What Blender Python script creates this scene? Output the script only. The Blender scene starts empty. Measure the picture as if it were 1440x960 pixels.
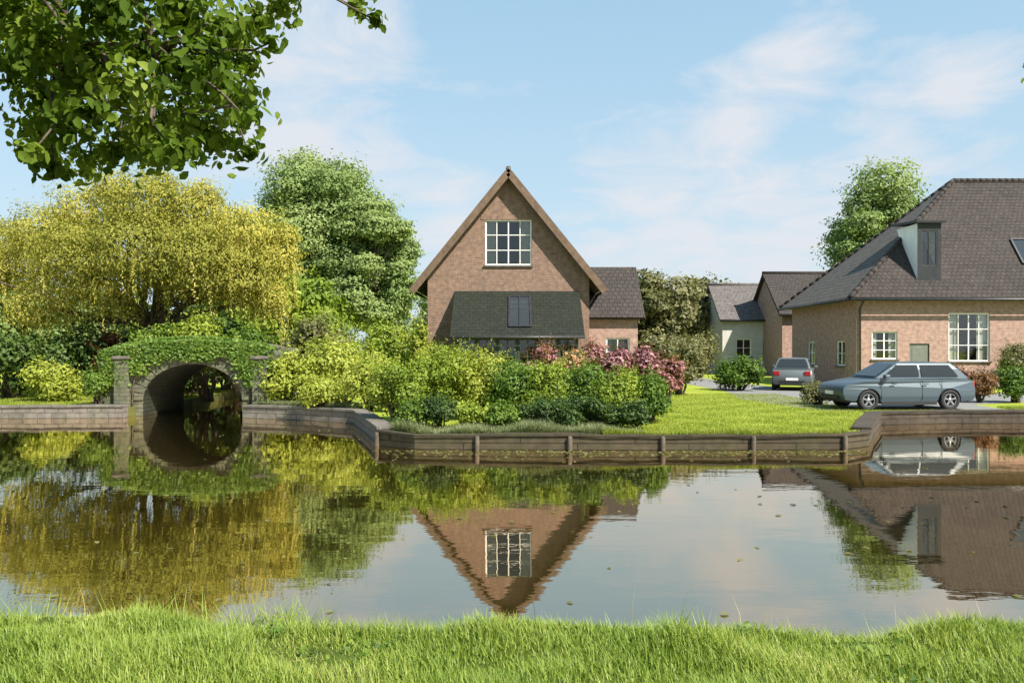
import bpy, bmesh, math, random
import numpy as np
from mathutils import Vector, Matrix
R=math.radians
S=bpy.context.scene
C=S.collection
# ---------------------------------------------------------------- camera
F=1120.0; HOR=490.0; EYE=2.2
cd=bpy.data.cameras.new('camera'); cam=bpy.data.objects.new('camera',cd); C.objects.link(cam); S.camera=cam
cam.location=(0,0,EYE); cam.rotation_euler=(R(90),0,0)
cd.lens=28; cd.sensor_width=36; cd.shift_y=(HOR-480)/1440; cd.clip_end=6000; cd.clip_start=.05
# ---------------------------------------------------------------- light
SUN_EL=46; SUN_AZ=46      # the sun stands behind the camera and to the right
sl=bpy.data.lights.new('sun','SUN'); sl.energy=5.0; sl.angle=R(.53); sl.color=(1,.93,.82)
so=bpy.data.objects.new('sun',sl); C.objects.link(so); so.rotation_euler=(R(90-SUN_EL),0,R(SUN_AZ)); so.location=(10,-15,30)
W=bpy.data.worlds.new('World'); S.world=W; W.use_nodes=True
S.view_settings.view_transform='Standard'; S.view_settings.look='None'; S.view_settings.gamma=1; S.view_settings.exposure=1.15
def P(px,py,D): return Vector(((px-720)/F*D, D, EYE+(HOR-py)/F*D))
def X(px,D): return (px-720)/F*D
def Z(py,D): return EYE+(HOR-py)/F*D

def build_world():
    nt=W.node_tree; N=nt.nodes; L=nt.links
    bg=N['Background']; bg.inputs[1].default_value=.11
    sk=N.new('ShaderNodeTexSky'); sk.sky_type='NISHITA'; sk.sun_disc=False
    sk.sun_elevation=R(SUN_EL); sk.sun_rotation=R(180-SUN_AZ); sk.air_density=1.15; sk.dust_density=.6; sk.ozone_density=1.6
    tc=N.new('ShaderNodeTexCoord'); sep=N.new('ShaderNodeSeparateXYZ'); L.new(tc.outputs['Generated'],sep.inputs[0])
    def math_(op,a,b=None,clamp=False):
        m=N.new('ShaderNodeMath'); m.operation=op; m.use_clamp=clamp
        for i,v in enumerate((a,b)):
            if v is None: continue
            if isinstance(v,(int,float)): m.inputs[i].default_value=v
            else: L.new(v,m.inputs[i])
        return m.outputs[0]
    z=math_('MAXIMUM',sep.outputs[2],.0)
    zz=math_('ADD',z,.16)
    cx=math_('DIVIDE',sep.outputs[0],zz); cy=math_('DIVIDE',sep.outputs[1],zz)
    cb=N.new('ShaderNodeCombineXYZ'); L.new(cx,cb.inputs[0]); L.new(cy,cb.inputs[1]); cb.inputs[2].default_value=3.7
    n1=N.new('ShaderNodeTexNoise'); n1.inputs['Scale'].default_value=2.6; n1.inputs['Detail'].default_value=9; n1.inputs['Roughness'].default_value=.62; n1.inputs['Distortion'].default_value=.5
    L.new(cb.outputs[0],n1.inputs['Vector'])
    # where the clouds of this sky stand (directions), broken up by the noise
    def blob(px,py,rad):
        d=Vector(((px-720)/F,1,(HOR-py)/F)).normalized()
        vm=N.new('ShaderNodeVectorMath'); vm.operation='DISTANCE'; nv=N.new('ShaderNodeVectorMath'); nv.operation='NORMALIZE'
        L.new(tc.outputs['Generated'],nv.inputs[0]); L.new(nv.outputs[0],vm.inputs[0]); vm.inputs[1].default_value=d
        return math_('SUBTRACT',1.0,math_('DIVIDE',vm.outputs['Value'],rad),True)
    acc=None
    for b in ((1120,90,.1),(1030,180,.12),(1250,185,.11),(1340,130,.1),(950,330,.22),(420,170,.24),(480,60,.2),(1100,330,.22),(640,330,.15)):
        v=blob(*b); acc=v if acc is None else math_('MAXIMUM',acc,v)
    dens=math_('MULTIPLY',math_('SUBTRACT',math_('ADD',math_('MULTIPLY',acc,.42),n1.outputs['Fac']),.62),3.6,True)
    dens=math_('MULTIPLY',dens,.92)
    # milky veil that thickens towards the horizon
    veil=math_('POWER',math_('SUBTRACT',1.0,math_('MULTIPLY',z,1.3),True),2.2)
    veil=math_('MULTIPLY',veil,.85)
    lift=N.new('ShaderNodeMixRGB'); lift.inputs[0].default_value=.74; L.new(sk.outputs[0],lift.inputs[1]); lift.inputs[2].default_value=(1.3,2.42,3.2,1)
    m1=N.new('ShaderNodeMixRGB'); L.new(veil,m1.inputs[0]); L.new(lift.outputs[0],m1.inputs[1]); m1.inputs[2].default_value=(2.85,3.25,3.5,1)
    m2=N.new('ShaderNodeMixRGB'); L.new(dens,m2.inputs[0]); L.new(m1.outputs[0],m2.inputs[1]); m2.inputs[2].default_value=(3.2,3.32,3.55,1)
    L.new(m2.outputs[0],bg.inputs[0])
build_world()

# ================================================================ materials
def nodes(m): return m.node_tree.nodes, m.node_tree.links
def new_mat(name):
    m=bpy.data.materials.new(name); m.use_nodes=True
    return m, m.node_tree.nodes['Principled BSDF']
def ramp(N,stops):
    r=N.new('ShaderNodeValToRGB'); e=r.color_ramp.elements
    while len(e)<len(stops): e.new(.5)
    for i,(p,c) in enumerate(stops): e[i].position=p; e[i].color=(*c,1)
    return r
def noise_mat(name,c0,c1,scale=3,rough=.85,bump=.2,bscale=None,spec=.3,detail=6,lo=.3,hi=.7,metal=0):
    m,b=new_mat(name); N,L=nodes(m)
    tc=N.new('ShaderNodeTexCoord'); n=N.new('ShaderNodeTexNoise'); n.inputs['Scale'].default_value=scale; n.inputs['Detail'].default_value=detail
    L.new(tc.outputs['Object'],n.inputs['Vector'])
    r=ramp(N,[(lo,c0),(hi,c1)]); L.new(n.outputs['Fac'],r.inputs[0]); L.new(r.outputs[0],b.inputs['Base Color'])
    b.inputs['Roughness'].default_value=rough; b.inputs['Specular IOR Level'].default_value=spec; b.inputs['Metallic'].default_value=metal
    if bump:
        n2=N.new('ShaderNodeTexNoise'); n2.inputs['Scale'].default_value=bscale or scale*8; n2.inputs['Detail'].default_value=4; L.new(tc.outputs['Object'],n2.inputs['Vector'])
        bp=N.new('ShaderNodeBump'); bp.inputs['Strength'].default_value=bump; bp.inputs['Distance'].default_value=.03
        L.new(n2.outputs['Fac'],bp.inputs['Height']); L.new(bp.outputs[0],b.inputs['Normal'])
    return m
def brick_mat(name,c0,c1,mortar,axis='xy',bw=.225,bh=.075,ms=.011,bump=.5,rough=.9,zk=1.0,offset=.5,stain=.35,weather=(.12,.1,.08)):
    m,b=new_mat(name); N,L=nodes(m)
    tc=N.new('ShaderNodeTexCoord'); sp=N.new('ShaderNodeSeparateXYZ'); L.new(tc.outputs['Object'],sp.inputs[0])
    cb=N.new('ShaderNodeCombineXYZ')
    if axis=='xy':
        a=N.new('ShaderNodeMath'); a.operation='ADD'; L.new(sp.outputs[0],a.inputs[0]); L.new(sp.outputs[1],a.inputs[1]); src=a.outputs[0]
    else: src=sp.outputs[0 if axis=='x' else 1]
    zm=N.new('ShaderNodeMath'); zm.operation='MULTIPLY'; zm.inputs[1].default_value=zk; L.new(sp.outputs[2],zm.inputs[0])
    L.new(src,cb.inputs[0]); L.new(zm.outputs[0],cb.inputs[1])
    br=N.new('ShaderNodeTexBrick'); br.inputs['Scale'].default_value=1; br.inputs['Brick Width'].default_value=bw; br.inputs['Row Height'].default_value=bh
    br.inputs['Mortar Size'].default_value=ms; br.inputs['Mortar Smooth'].default_value=.3; br.offset=offset; br.inputs['Bias'].default_value=0
    br.inputs['Color1'].default_value=(*c0,1); br.inputs['Color2'].default_value=(*c1,1); br.inputs['Mortar'].default_value=(*mortar,1)
    L.new(cb.outputs[0],br.inputs['Vector'])
    n=N.new('ShaderNodeTexNoise'); n.inputs['Scale'].default_value=.9; n.inputs['Detail'].default_value=8; n.inputs['Roughness'].default_value=.65; L.new(tc.outputs['Object'],n.inputs['Vector'])
    rr=ramp(N,[(.42,(0,0,0)),(.72,(1,1,1))]); L.new(n.outputs['Fac'],rr.inputs[0])
    st=N.new('ShaderNodeMath'); st.operation='MULTIPLY'; st.inputs[1].default_value=stain; L.new(rr.outputs[0],st.inputs[0])
    mx=N.new('ShaderNodeMixRGB'); L.new(st.outputs[0],mx.inputs[0]); L.new(br.outputs['Color'],mx.inputs[1]); mx.inputs[2].default_value=(*weather,1)
    n3=N.new('ShaderNodeTexNoise'); n3.inputs['Scale'].default_value=5; n3.inputs['Detail'].default_value=5; L.new(tc.outputs['Object'],n3.inputs['Vector'])
    r3=ramp(N,[(.3,(.72,.72,.72)),(.7,(1.2,1.2,1.2))]); L.new(n3.outputs['Fac'],r3.inputs[0])
    mu=N.new('ShaderNodeMixRGB'); mu.blend_type='MULTIPLY'; mu.inputs[0].default_value=1; L.new(mx.outputs[0],mu.inputs[1]); L.new(r3.outputs[0],mu.inputs[2])
    L.new(mu.outputs[0],b.inputs['Base Color']); b.inputs['Roughness'].default_value=rough; b.inputs['Specular IOR Level'].default_value=.25
    iv=N.new('ShaderNodeMath'); iv.operation='SUBTRACT'; iv.inputs[0].default_value=1; L.new(br.outputs['Fac'],iv.inputs[1])
    bp=N.new('ShaderNodeBump'); bp.inputs['Strength'].default_value=bump; bp.inputs['Distance'].default_value=.02; L.new(iv.outputs[0],bp.inputs['Height']); L.new(bp.outputs[0],b.inputs['Normal'])
    return m
def leaf_mat(name,stops,trans=.35,rough=.55,spec=.35):
    m,b=new_mat(name); N,L=nodes(m)
    at=N.new('ShaderNodeAttribute'); at.attribute_name='tone'
    r=ramp(N,stops); L.new(at.outputs['Fac'],r.inputs[0]); L.new(r.outputs[0],b.inputs['Base Color'])
    b.inputs['Roughness'].default_value=rough; b.inputs['Specular IOR Level'].default_value=spec
    t=N.new('ShaderNodeBsdfTranslucent'); br=N.new('ShaderNodeMixRGB'); br.blend_type='MULTIPLY'; br.inputs[0].default_value=1; L.new(r.outputs[0],br.inputs[1]); br.inputs[2].default_value=(1.25,1.3,.6,1)
    L.new(br.outputs[0],t.inputs[0]); mx=N.new('ShaderNodeMixShader'); mx.inputs[0].default_value=trans
    L.new(b.outputs[0],mx.inputs[1]); L.new(t.outputs[0],mx.inputs[2]); L.new(mx.outputs[0],N['Material Output'].inputs[0])
    return m
def plain(name,c,rough=.5,spec=.5,metal=0,coat=0):
    m,b=new_mat(name); b.inputs['Base Color'].default_value=(*c,1); b.inputs['Roughness'].default_value=rough; b.inputs['Specular IOR Level'].default_value=spec
    b.inputs['Metallic'].default_value=metal; b.inputs['Coat Weight'].default_value=coat; b.inputs['Coat Roughness'].default_value=.04
    return m
M={}
M['brick']=brick_mat('warm brown brick',(.235,.138,.095),(.175,.105,.076),(.22,.185,.155),stain=.28,weather=(.12,.09,.07))
M['pinkbrick']=brick_mat('pink brick',(.385,.225,.178),(.305,.182,.145),(.34,.285,.255),stain=.3,weather=(.26,.19,.155))
M['shadebrick']=brick_mat('purple brown brick',(.28,.185,.165),(.21,.145,.135),(.3,.26,.24),stain=.3)
M['stone']=brick_mat('grey coursed stone',(.17,.15,.135),(.125,.112,.102),(.10,.09,.078),bw=.46,bh=.17,ms=.016,bump=.9,stain=.5,weather=(.09,.1,.055))
M['bridgestone']=brick_mat('mossy bridge stone',(.125,.125,.085),(.095,.095,.068),(.075,.07,.052),bw=.36,bh=.13,ms=.013,bump=.9,stain=.75,weather=(.085,.11,.045))
M['darkstone']=brick_mat('dark damp stone',(.055,.046,.034),(.038,.033,.028),(.026,.023,.018),bw=.5,bh=.17,ms=.016,bump=.9,stain=.6,weather=(.08,.062,.045))
M['shadestone']=brick_mat('arch shade stone',(.026,.027,.018),(.018,.019,.013),(.012,.012,.009),bw=.36,bh=.13,ms=.013,bump=.9,stain=.5,weather=(.03,.04,.014))  # bridge stone coloured near black to paint shade inside the arch
M['timber']=brick_mat('wet brown timber',(.062,.05,.031),(.045,.036,.024),(.013,.011,.008),bw=2.4,bh=.145,ms=.012,bump=.8,stain=.6,weather=(.045,.05,.022))
M['post']=noise_mat('weathered post wood',(.05,.04,.03),(.12,.1,.075),6,bump=.5)
M['tile_y']=brick_mat('grey brown roof tiles',(.14,.122,.112),(.105,.092,.087),(.045,.04,.037),axis='y',bw=.24,bh=.27,ms=.018,zk=1.27,bump=1,stain=.5,weather=(.09,.088,.062))  # paler than the lengthwise copy, to offset shade on the left hip
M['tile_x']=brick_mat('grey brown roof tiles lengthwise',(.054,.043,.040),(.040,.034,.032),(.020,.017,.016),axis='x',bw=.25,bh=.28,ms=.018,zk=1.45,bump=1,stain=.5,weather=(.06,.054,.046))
M['slate']=brick_mat('grey slate',(.13,.115,.11),(.1,.092,.09),(.05,.047,.046),axis='x',bw=.3,bh=.24,ms=.012,zk=1.3,bump=.8,stain=.4)
M['leadslate']=brick_mat('dark green grey slate',(.018,.021,.015),(.013,.016,.012),(.007,.008,.006),axis='x',bw=.3,bh=.2,ms=.012,zk=1.5,bump=.7,stain=.35,weather=(.02,.026,.013))
M['white']=noise_mat('white paint',(.68,.67,.64),(.8,.79,.76),4,rough=.45,bump=.05)
M['render']=noise_mat('pale limewash',(.40,.385,.36),(.5,.48,.45),2,rough=.9,bump=.2)
M['greenpaint']=noise_mat('dark green paint',(.028,.036,.026),(.045,.055,.04),3,rough=.4,bump=.05)
M['bargeboard']=noise_mat('brown stained board',(.09,.06,.04),(.15,.1,.065),5,rough=.6,bump=.15)
M['door']=noise_mat('grey green door paint',(.12,.13,.11),(.16,.17,.145),4,rough=.45,bump=.05)
M['gutter']=noise_mat('dark gutter',(.03,.03,.032),(.05,.05,.05),5,rough=.4,bump=0)
M['zinc']=noise_mat('dark slate grey lead',(.018,.02,.022),(.028,.03,.034),3,rough=.5,bump=.1)
M['pale_lead']=noise_mat('pale painted boards',(.74,.74,.72),(.84,.84,.82),3,rough=.6,bump=.1)
M['bark']=noise_mat('bark',(.045,.035,.025),(.12,.095,.07),5,rough=.95,bump=.9,bscale=18)
M['pot']=noise_mat('terracotta',(.32,.13,.07),(.42,.19,.1),5,rough=.8)
M['gravel']=noise_mat('grey gravel',(.13,.13,.13),(.24,.235,.225),14,rough=.95,bump=.6,bscale=60)
M['curtain']=plain('white curtain',(.5,.48,.44),.9)
def glass_mat(name,c):
    m,b=new_mat(name); b.inputs['Base Color'].default_value=(*c,1); b.inputs['Roughness'].default_value=.03; b.inputs['IOR'].default_value=1.5; b.inputs['Specular IOR Level'].default_value=.45
    N,L=nodes(m); tc=N.new('ShaderNodeTexCoord'); n=N.new('ShaderNodeTexNoise'); n.inputs['Scale'].default_value=1.3; L.new(tc.outputs['Object'],n.inputs['Vector'])
    bp=N.new('ShaderNodeBump'); bp.inputs['Strength'].default_value=.12; bp.inputs['Distance'].default_value=.02; L.new(n.outputs['Fac'],bp.inputs['Height']); L.new(bp.outputs[0],b.inputs['Normal'])
    return m
def pane_mat(name):
    m,b=new_mat(name); N,L=nodes(m)
    tr=N.new('ShaderNodeBsdfTransparent'); tr.inputs[0].default_value=(.8,.84,.82,1); gl=N.new('ShaderNodeBsdfGlossy'); gl.inputs['Roughness'].default_value=.03
    fr=N.new('ShaderNodeFresnel'); fr.inputs['IOR'].default_value=1.65; mx=N.new('ShaderNodeMixShader'); mu=N.new('ShaderNodeMath'); mu.operation='MULTIPLY'; mu.inputs[1].default_value=1.7; mu.use_clamp=True
    L.new(fr.outputs[0],mu.inputs[0]); L.new(mu.outputs[0],mx.inputs[0]); L.new(tr.outputs[0],mx.inputs[1]); L.new(gl.outputs[0],mx.inputs[2]); L.new(mx.outputs[0],N['Material Output'].inputs[0])
    tc=N.new('ShaderNodeTexCoord'); n=N.new('ShaderNodeTexNoise'); n.inputs['Scale'].default_value=1.1; L.new(tc.outputs['Object'],n.inputs['Vector'])
    bp=N.new('ShaderNodeBump'); bp.inputs['Strength'].default_value=.25; bp.inputs['Distance'].default_value=.03; L.new(n.outputs['Fac'],bp.inputs['Height']); L.new(bp.outputs[0],gl.inputs['Normal'])
    return m
M['pane']=pane_mat('clear window pane')
M['glass']=glass_mat('window glass',(.03,.034,.036))
M['skyglass']=glass_mat('rooflight glass',(.03,.037,.044))
M['lawn']=noise_mat('mown grass',(.19,.24,.028),(.28,.32,.045),.8,rough=.95,bump=.6,bscale=40,spec=.1,detail=10)
M['turf']=noise_mat('turf under the grass',(.045,.07,.012),(.09,.12,.02),3,rough=1,bump=.6,bscale=30,spec=.1)
M['soil']=noise_mat('bank soil',(.05,.045,.02),(.10,.11,.03),3,rough=1,bump=.6,bscale=30,spec=.1)
G1=[(0,(.13,.20,.022)),(.5,(.23,.315,.05)),(.8,(.33,.38,.08)),(.92,(.42,.40,.15)),(1,(.46,.38,.2))]
M['blade']=leaf_mat('grass blade',G1,.4,.5)
M['stalk']=leaf_mat('dry stalk',[(0,(.3,.27,.12)),(1,(.45,.38,.2))],.2)
M['lawnblade']=leaf_mat('lawn blade',[(0,(.13,.19,.022)),(.35,(.22,.275,.035)),(.75,(.30,.325,.06)),(1,(.42,.39,.15))],.4,.6,.2)
M['leaf_yellow']=leaf_mat('golden leaf',[(0,(.10,.125,.018)),(.35,(.24,.24,.042)),(.7,(.42,.385,.08)),(1,(.56,.49,.17))],.35,.7,.2)
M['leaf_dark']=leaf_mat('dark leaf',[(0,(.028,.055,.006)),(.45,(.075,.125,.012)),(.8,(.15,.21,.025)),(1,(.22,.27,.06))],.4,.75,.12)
M['leaf_far']=leaf_mat('soft green leaf',[(0,(.13,.185,.06)),(.5,(.20,.27,.095)),(1,(.28,.34,.13))],.3,.75,.15)
M['leaf_olive']=leaf_mat('olive leaf',[(0,(.07,.075,.025)),(.5,(.14,.14,.05)),(1,(.22,.21,.1))],.3)
M['leaf_bright']=leaf_mat('fresh green leaf',[(0,(.085,.14,.01)),(.5,(.19,.26,.025)),(1,(.31,.36,.05))],.35)
M['leaf_mid']=leaf_mat('mid green leaf',[(0,(.035,.08,.007)),(.5,(.09,.16,.016)),(1,(.18,.25,.035))],.3)
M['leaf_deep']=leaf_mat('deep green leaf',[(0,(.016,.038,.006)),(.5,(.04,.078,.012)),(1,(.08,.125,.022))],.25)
M['leaf_lime']=leaf_mat('lime leaf',[(0,(.16,.2,.018)),(.5,(.3,.34,.045)),(1,(.4,.42,.09))],.35)
M['leaf_purple']=leaf_mat('purple leaf',[(0,(.05,.018,.018)),(.5,(.10,.032,.033)),(1,(.16,.05,.05))],.3)
M['leaf_russet']=leaf_mat('russet leaf',[(0,(.08,.035,.012)),(.5,(.17,.08,.03)),(1,(.25,.13,.05))],.3)
M['petal_pink']=leaf_mat('pink petal',[(0,(.22,.085,.10)),(.5,(.33,.15,.165)),(1,(.42,.25,.25))],.3)
M['petal_peach']=leaf_mat('peach petal',[(0,(.4,.18,.08)),(.5,(.5,.27,.14)),(1,(.5,.35,.2))],.3)
M['sedge']=leaf_mat('sedge blade',[(0,(.10,.13,.05)),(.5,(.17,.2,.09)),(1,(.27,.27,.15))],.3)

# ================================================================ mesh helpers
class MB:
    def __init__(s): s.v=[]; s.f=[]; s.mi=[]; s.mats=[]; s.smooth=[]
    def m(s,mat):
        if mat not in s.mats: s.mats.append(mat)
        return s.mats.index(mat)
    def add(s,vs,fs,mat,smooth=False):
        o=len(s.v); i=s.m(mat); s.v+=[tuple(v) for v in vs]
        for f in fs: s.f.append([o+k for k in f]); s.mi.append(i); s.smooth.append(smooth)
    def box(s,x0,x1,y0,y1,z0,z1,mat):
        v=[(x,y,z) for z in(z0,z1) for y in(y0,y1) for x in(x0,x1)]
        s.add(v,[(0,2,3,1),(4,5,7,6),(0,1,5,4),(2,6,7,3),(0,4,6,2),(1,3,7,5)],mat)
    def bar(s,a,b,w,h,mat,up=(0,0,1)):
        a=Vector(a);b=Vector(b); d=(b-a).normalized(); u=Vector(up); r=d.cross(u)
        if r.length<1e-4: r=d.cross(Vector((0,1,0)))
        r.normalize(); u=r.cross(d).normalized()
        vs=[p+r*sx*w/2+u*sz*h/2 for p in(a,b) for sx,sz in((-1,-1),(1,-1),(1,1),(-1,1))]
        s.add(vs,[(0,1,2,3),(7,6,5,4),(0,4,5,1),(1,5,6,2),(2,6,7,3),(3,7,4,0)],mat)
    def tube(s,pts,rad,mat,n=8,cap=True):
        pts=[Vector(p) for p in pts]; o=[]; vs=[]
        for i,p in enumerate(pts):
            d=(pts[min(i+1,len(pts)-1)]-pts[max(i-1,0)]).normalized()
            a=d.cross(Vector((0.31,0.95,0.1)))
            if a.length<.1: a=d.cross(Vector((1,0,0)))
            a.normalize(); b=d.cross(a)
            for k in range(n):
                t=2*math.pi*k/n; vs.append(p+(a*math.cos(t)+b*math.sin(t))*rad[i])
        fs=[(i*n+k,i*n+(k+1)%n,(i+1)*n+(k+1)%n,(i+1)*n+k) for i in range(len(pts)-1) for k in range(n)]
        if cap: fs+=[tuple(range(n))[::-1],tuple(range((len(pts)-1)*n,len(pts)*n))]
        s.add(vs,fs,mat,True)
    def lathe(s,c,prof,mat,n=24,axis='z'):
        vs=[]
        for r,h in prof:
            for k in range(n):
                t=2*math.pi*k/n
                if axis=='z': vs.append((c[0]+r*math.cos(t),c[1]+r*math.sin(t),c[2]+h))
                else: vs.append((c[0]+r*math.cos(t),c[1]+h,c[2]+r*math.sin(t)))
        fs=[(i*n+k,i*n+(k+1)%n,(i+1)*n+(k+1)%n,(i+1)*n+k) for i in range(len(prof)-1) for k in range(n)]
        s.add(vs,fs,mat,True)
    def build(s,name,parent=None,bevel=0,recalc=True):
        me=bpy.data.meshes.new(name)
        off=Vector(parent_world(parent)) if parent else Vector((0,0,0))
        me.from_pydata([tuple(Vector(v)-off) for v in s.v],[],s.f)
        for m in s.mats: me.materials.append(m)
        me.polygons.foreach_set('material_index',s.mi); me.polygons.foreach_set('use_smooth',s.smooth)
        if recalc:
            bm=bmesh.new(); bm.from_mesh(me); bmesh.ops.recalc_face_normals(bm,faces=bm.faces); bm.to_mesh(me); bm.free()
        me.update()
        o=bpy.data.objects.new(name,me); C.objects.link(o)
        if parent: o.parent=parent
        if bevel:
            b=o.modifiers.new('bevel','BEVEL'); b.width=bevel; b.segments=2; b.limit_method='ANGLE'; b.angle_limit=R(40)
        return o
def parent_world(p):
    v=Vector((0,0,0))
    while p is not None: v+=Vector(p.location); p=p.parent
    return v
def tag(o,label,cat,group=None):
    o['label']=label; o['category']=cat
    if group: o['group']=group
    return o
def thing(name,label,cat,loc,group=None):
    o=bpy.data.objects.new(name,None); C.objects.link(o); o.location=loc; o.empty_display_size=.2
    return tag(o,label,cat,group)
def structure(o): o['kind']='structure'; return o

# foliage: a folded two-triangle leaf per point
def leaf_mesh(name,P3,size,nrm,tone,mat,parent=None,aspect=.5,droop=None,seed=0):
    rng=np.random.default_rng(seed+len(P3)); n=len(P3)
    P3=np.asarray(P3,float)
    nrm=nrm/np.maximum(np.linalg.norm(nrm,axis=1,keepdims=True),1e-6)
    d=rng.normal(size=(n,3))
    if droop is not None: d=d*.55+np.asarray(droop)
    d-= (d*nrm).sum(1,keepdims=True)*nrm; d/=np.maximum(np.linalg.norm(d,axis=1,keepdims=True),1e-6)
    s=np.cross(d,nrm); L=size[:,None]
    base=P3-d*L*.5+nrm*L*.02; tip=P3+d*L*.5-nrm*L*.10; l1=P3-d*L*.2+nrm*L*.09; l2=P3+d*L*.17+nrm*L*.05
    v=np.stack([base,l1+s*L*aspect*.5,l2+s*L*aspect*.43,tip,l2-s*L*aspect*.43,l1-s*L*aspect*.5],1).reshape(-1,3)
    off=np.array(parent_world(parent)) if parent else 0
    v=v-off
    i=np.arange(n)*6
    f=np.stack([i,i+1,i+2,i+3,i,i+3,i+4,i+5],1).reshape(-1)
    me=bpy.data.meshes.new(name); me.vertices.add(6*n); me.vertices.foreach_set('co',v.ravel())
    me.loops.add(8*n); me.loops.foreach_set('vertex_index',f)
    me.polygons.add(2*n); me.polygons.foreach_set('loop_start',np.arange(2*n)*4); me.polygons.foreach_set('loop_total',np.full(2*n,4))
    a=me.attributes.new('tone','FLOAT','FACE'); a.data.foreach_set('value',np.repeat(np.clip(tone,0,1),2))
    me.materials.append(mat); me.update(calc_edges=True)
    o=bpy.data.objects.new(name,me); C.objects.link(o)
    if parent: o.parent=parent
    return o
def clumps_leaves(cl,n,size,seed,shell=.55,up=.35,jit=.35):
    """cl: list (x,y,z,r[,rz]); points over the clumps' volumes, outward leaning normals, per-clump tone"""
    rng=np.random.default_rng(seed)
    A=np.array([(c[0],c[1],c[2],c[3],c[4] if len(c)>4 else c[3]*.8) for c in cl])
    w=A[:,3]**2; w/=w.sum(); k=rng.choice(len(A),n,p=w)
    d=rng.normal(size=(n,3)); d/=np.linalg.norm(d,axis=1,keepdims=True)
    r=(shell+(1-shell)*rng.random(n))*(1+jit*(rng.random(n)**3))
    lump=1+.22*np.sin(d[:,0]*5+k*1.7)*np.sin(d[:,1]*6+k)+.16*np.sin(d[:,2]*9+k*2.3)
    r=r*lump
    p=A[k,:3]+d*np.stack([A[k,3],A[k,3],A[k,4]],1)*r[:,None]
    nn=d*1.1+rng.normal(size=(n,3))*.46+np.array([0,0,up])
    ct=rng.random(len(A))
    tone=.08+.56*ct[k]+.32*rng.random(n)
    sz=size*(.65+.7*rng.random(n))
    return p,sz,nn,tone
def sprigs(cl,n,ln,size,seed,up=.8):
    r=np.random.default_rng(seed+900); A=np.array([(c[0],c[1],c[2],c[3]) for c in cl]); P_,N_,T_,S_=[],[],[],[]
    for i in range(n):
        c=A[r.integers(len(A))]; d=r.normal(size=3); d[2]=abs(d[2])*up+.15; d/=np.linalg.norm(d); b=c[:3]+d*c[3]*.85; L=ln*r.uniform(.5,1.3); g=d+np.array([0,0,up*.7])+r.normal(size=3)*.2; g/=np.linalg.norm(g); t0=r.random(); m=int(7+L/size*1.6)
        for j in range(m):
            f=(j+r.random())/m; P_.append(b+g*L*f+r.normal(size=3)*size*.45+np.array([0,0,-.25*L*f*f])); N_.append(r.normal(size=3)*.7+d*.5+np.array([0,0,.5])); T_.append(.35+.35*t0+.3*r.random()); S_.append(size*(1.05-.5*f)*r.uniform(.7,1.1))
    return np.array(P_),np.array(S_),np.array(N_),np.array(T_)
def join(*q): return [np.concatenate(a) for a in zip(*q)]
def limb(mb,a,b,r0,r1,rng,mat,n=6,seg=5,wob=.08):
    a=Vector(a);b=Vector(b); l=(b-a).length; pts=[];rad=[]
    for i in range(seg+1):
        t=i/seg; p=a.lerp(b,t)
        if 0<i<seg: p+=Vector((rng.uniform(-1,1),rng.uniform(-1,1),rng.uniform(-.5,1)))*l*wob
        pts.append(p); rad.append(r0+(r1-r0)*t)
    mb.tube(pts,rad,mat,n)
def tree(name,label,x,y,z0,h,rx,ry,leafmat,nleaf,leafsize,seed,crown_lo=.25,nclump=26,cr=.33,group=None,trunk_r=None,cat='tree',aspect=.6,droop=None,lean=(0,0),top_pow=1.0,extra=None):
    rng=random.Random(seed); t=thing(name,label,cat,(x,y,z0),group)
    zc=z0+h*(crown_lo+1)/2; rz=h*(1-crown_lo)/2
    cl=[]
    for i in range(nclump):
        for _ in range(30):
            d=Vector((rng.gauss(0,1),rng.gauss(0,1),rng.gauss(0,1))).normalized(); q=rng.uniform(.45,.86)
            c=Vector((x+lean[0]*(d.z*.5+.5)+d.x*rx*q,y+lean[1]+d.y*ry*q,zc+d.z*rz*q))
            r=cr*min(rx,rz)*rng.uniform(.65,1.25)
            if all((c-Vector(k[:3])).length>.5*(r+k[3])*.9 for k in cl): break
        cl.append((c.x,c.y,c.z,r,r*.82))
    if extra: cl+=extra
    tr=trunk_r or h*.022
    mb=MB(); fork=Vector((x+lean[0]*.2,y,z0+h*max(.18,crown_lo*.9)))
    mb.tube([(x,y,z0-.2),(x,y,z0+.15),(x+.02*h*rng.uniform(-1,1),y,z0+(fork.z-z0)*.5),fork,(x+lean[0]*.5,y,zc+rz*.5)],[tr*1.6,tr*1.15,tr,tr*.9,tr*.25],M['bark'],9)
    for c in cl:
        s=fork.lerp(Vector((x,y,zc+rz*.3)),max(0,min(1,(c[2]-fork.z)/(2*rz)*.7)))
        limb(mb,s,Vector(c[:3]),tr*.42,tr*.08,rng,M['bark'],5,4)
    mb.build('trunk',t)
    p,sz,nn,tone=join(clumps_leaves(cl,nleaf,leafsize,seed),sprigs(cl,60,leafsize*4.5,leafsize,seed,.5))
    leaf_mesh('crown',p,sz,nn,tone,leafmat,t,aspect,droop,seed)
    return t
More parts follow.
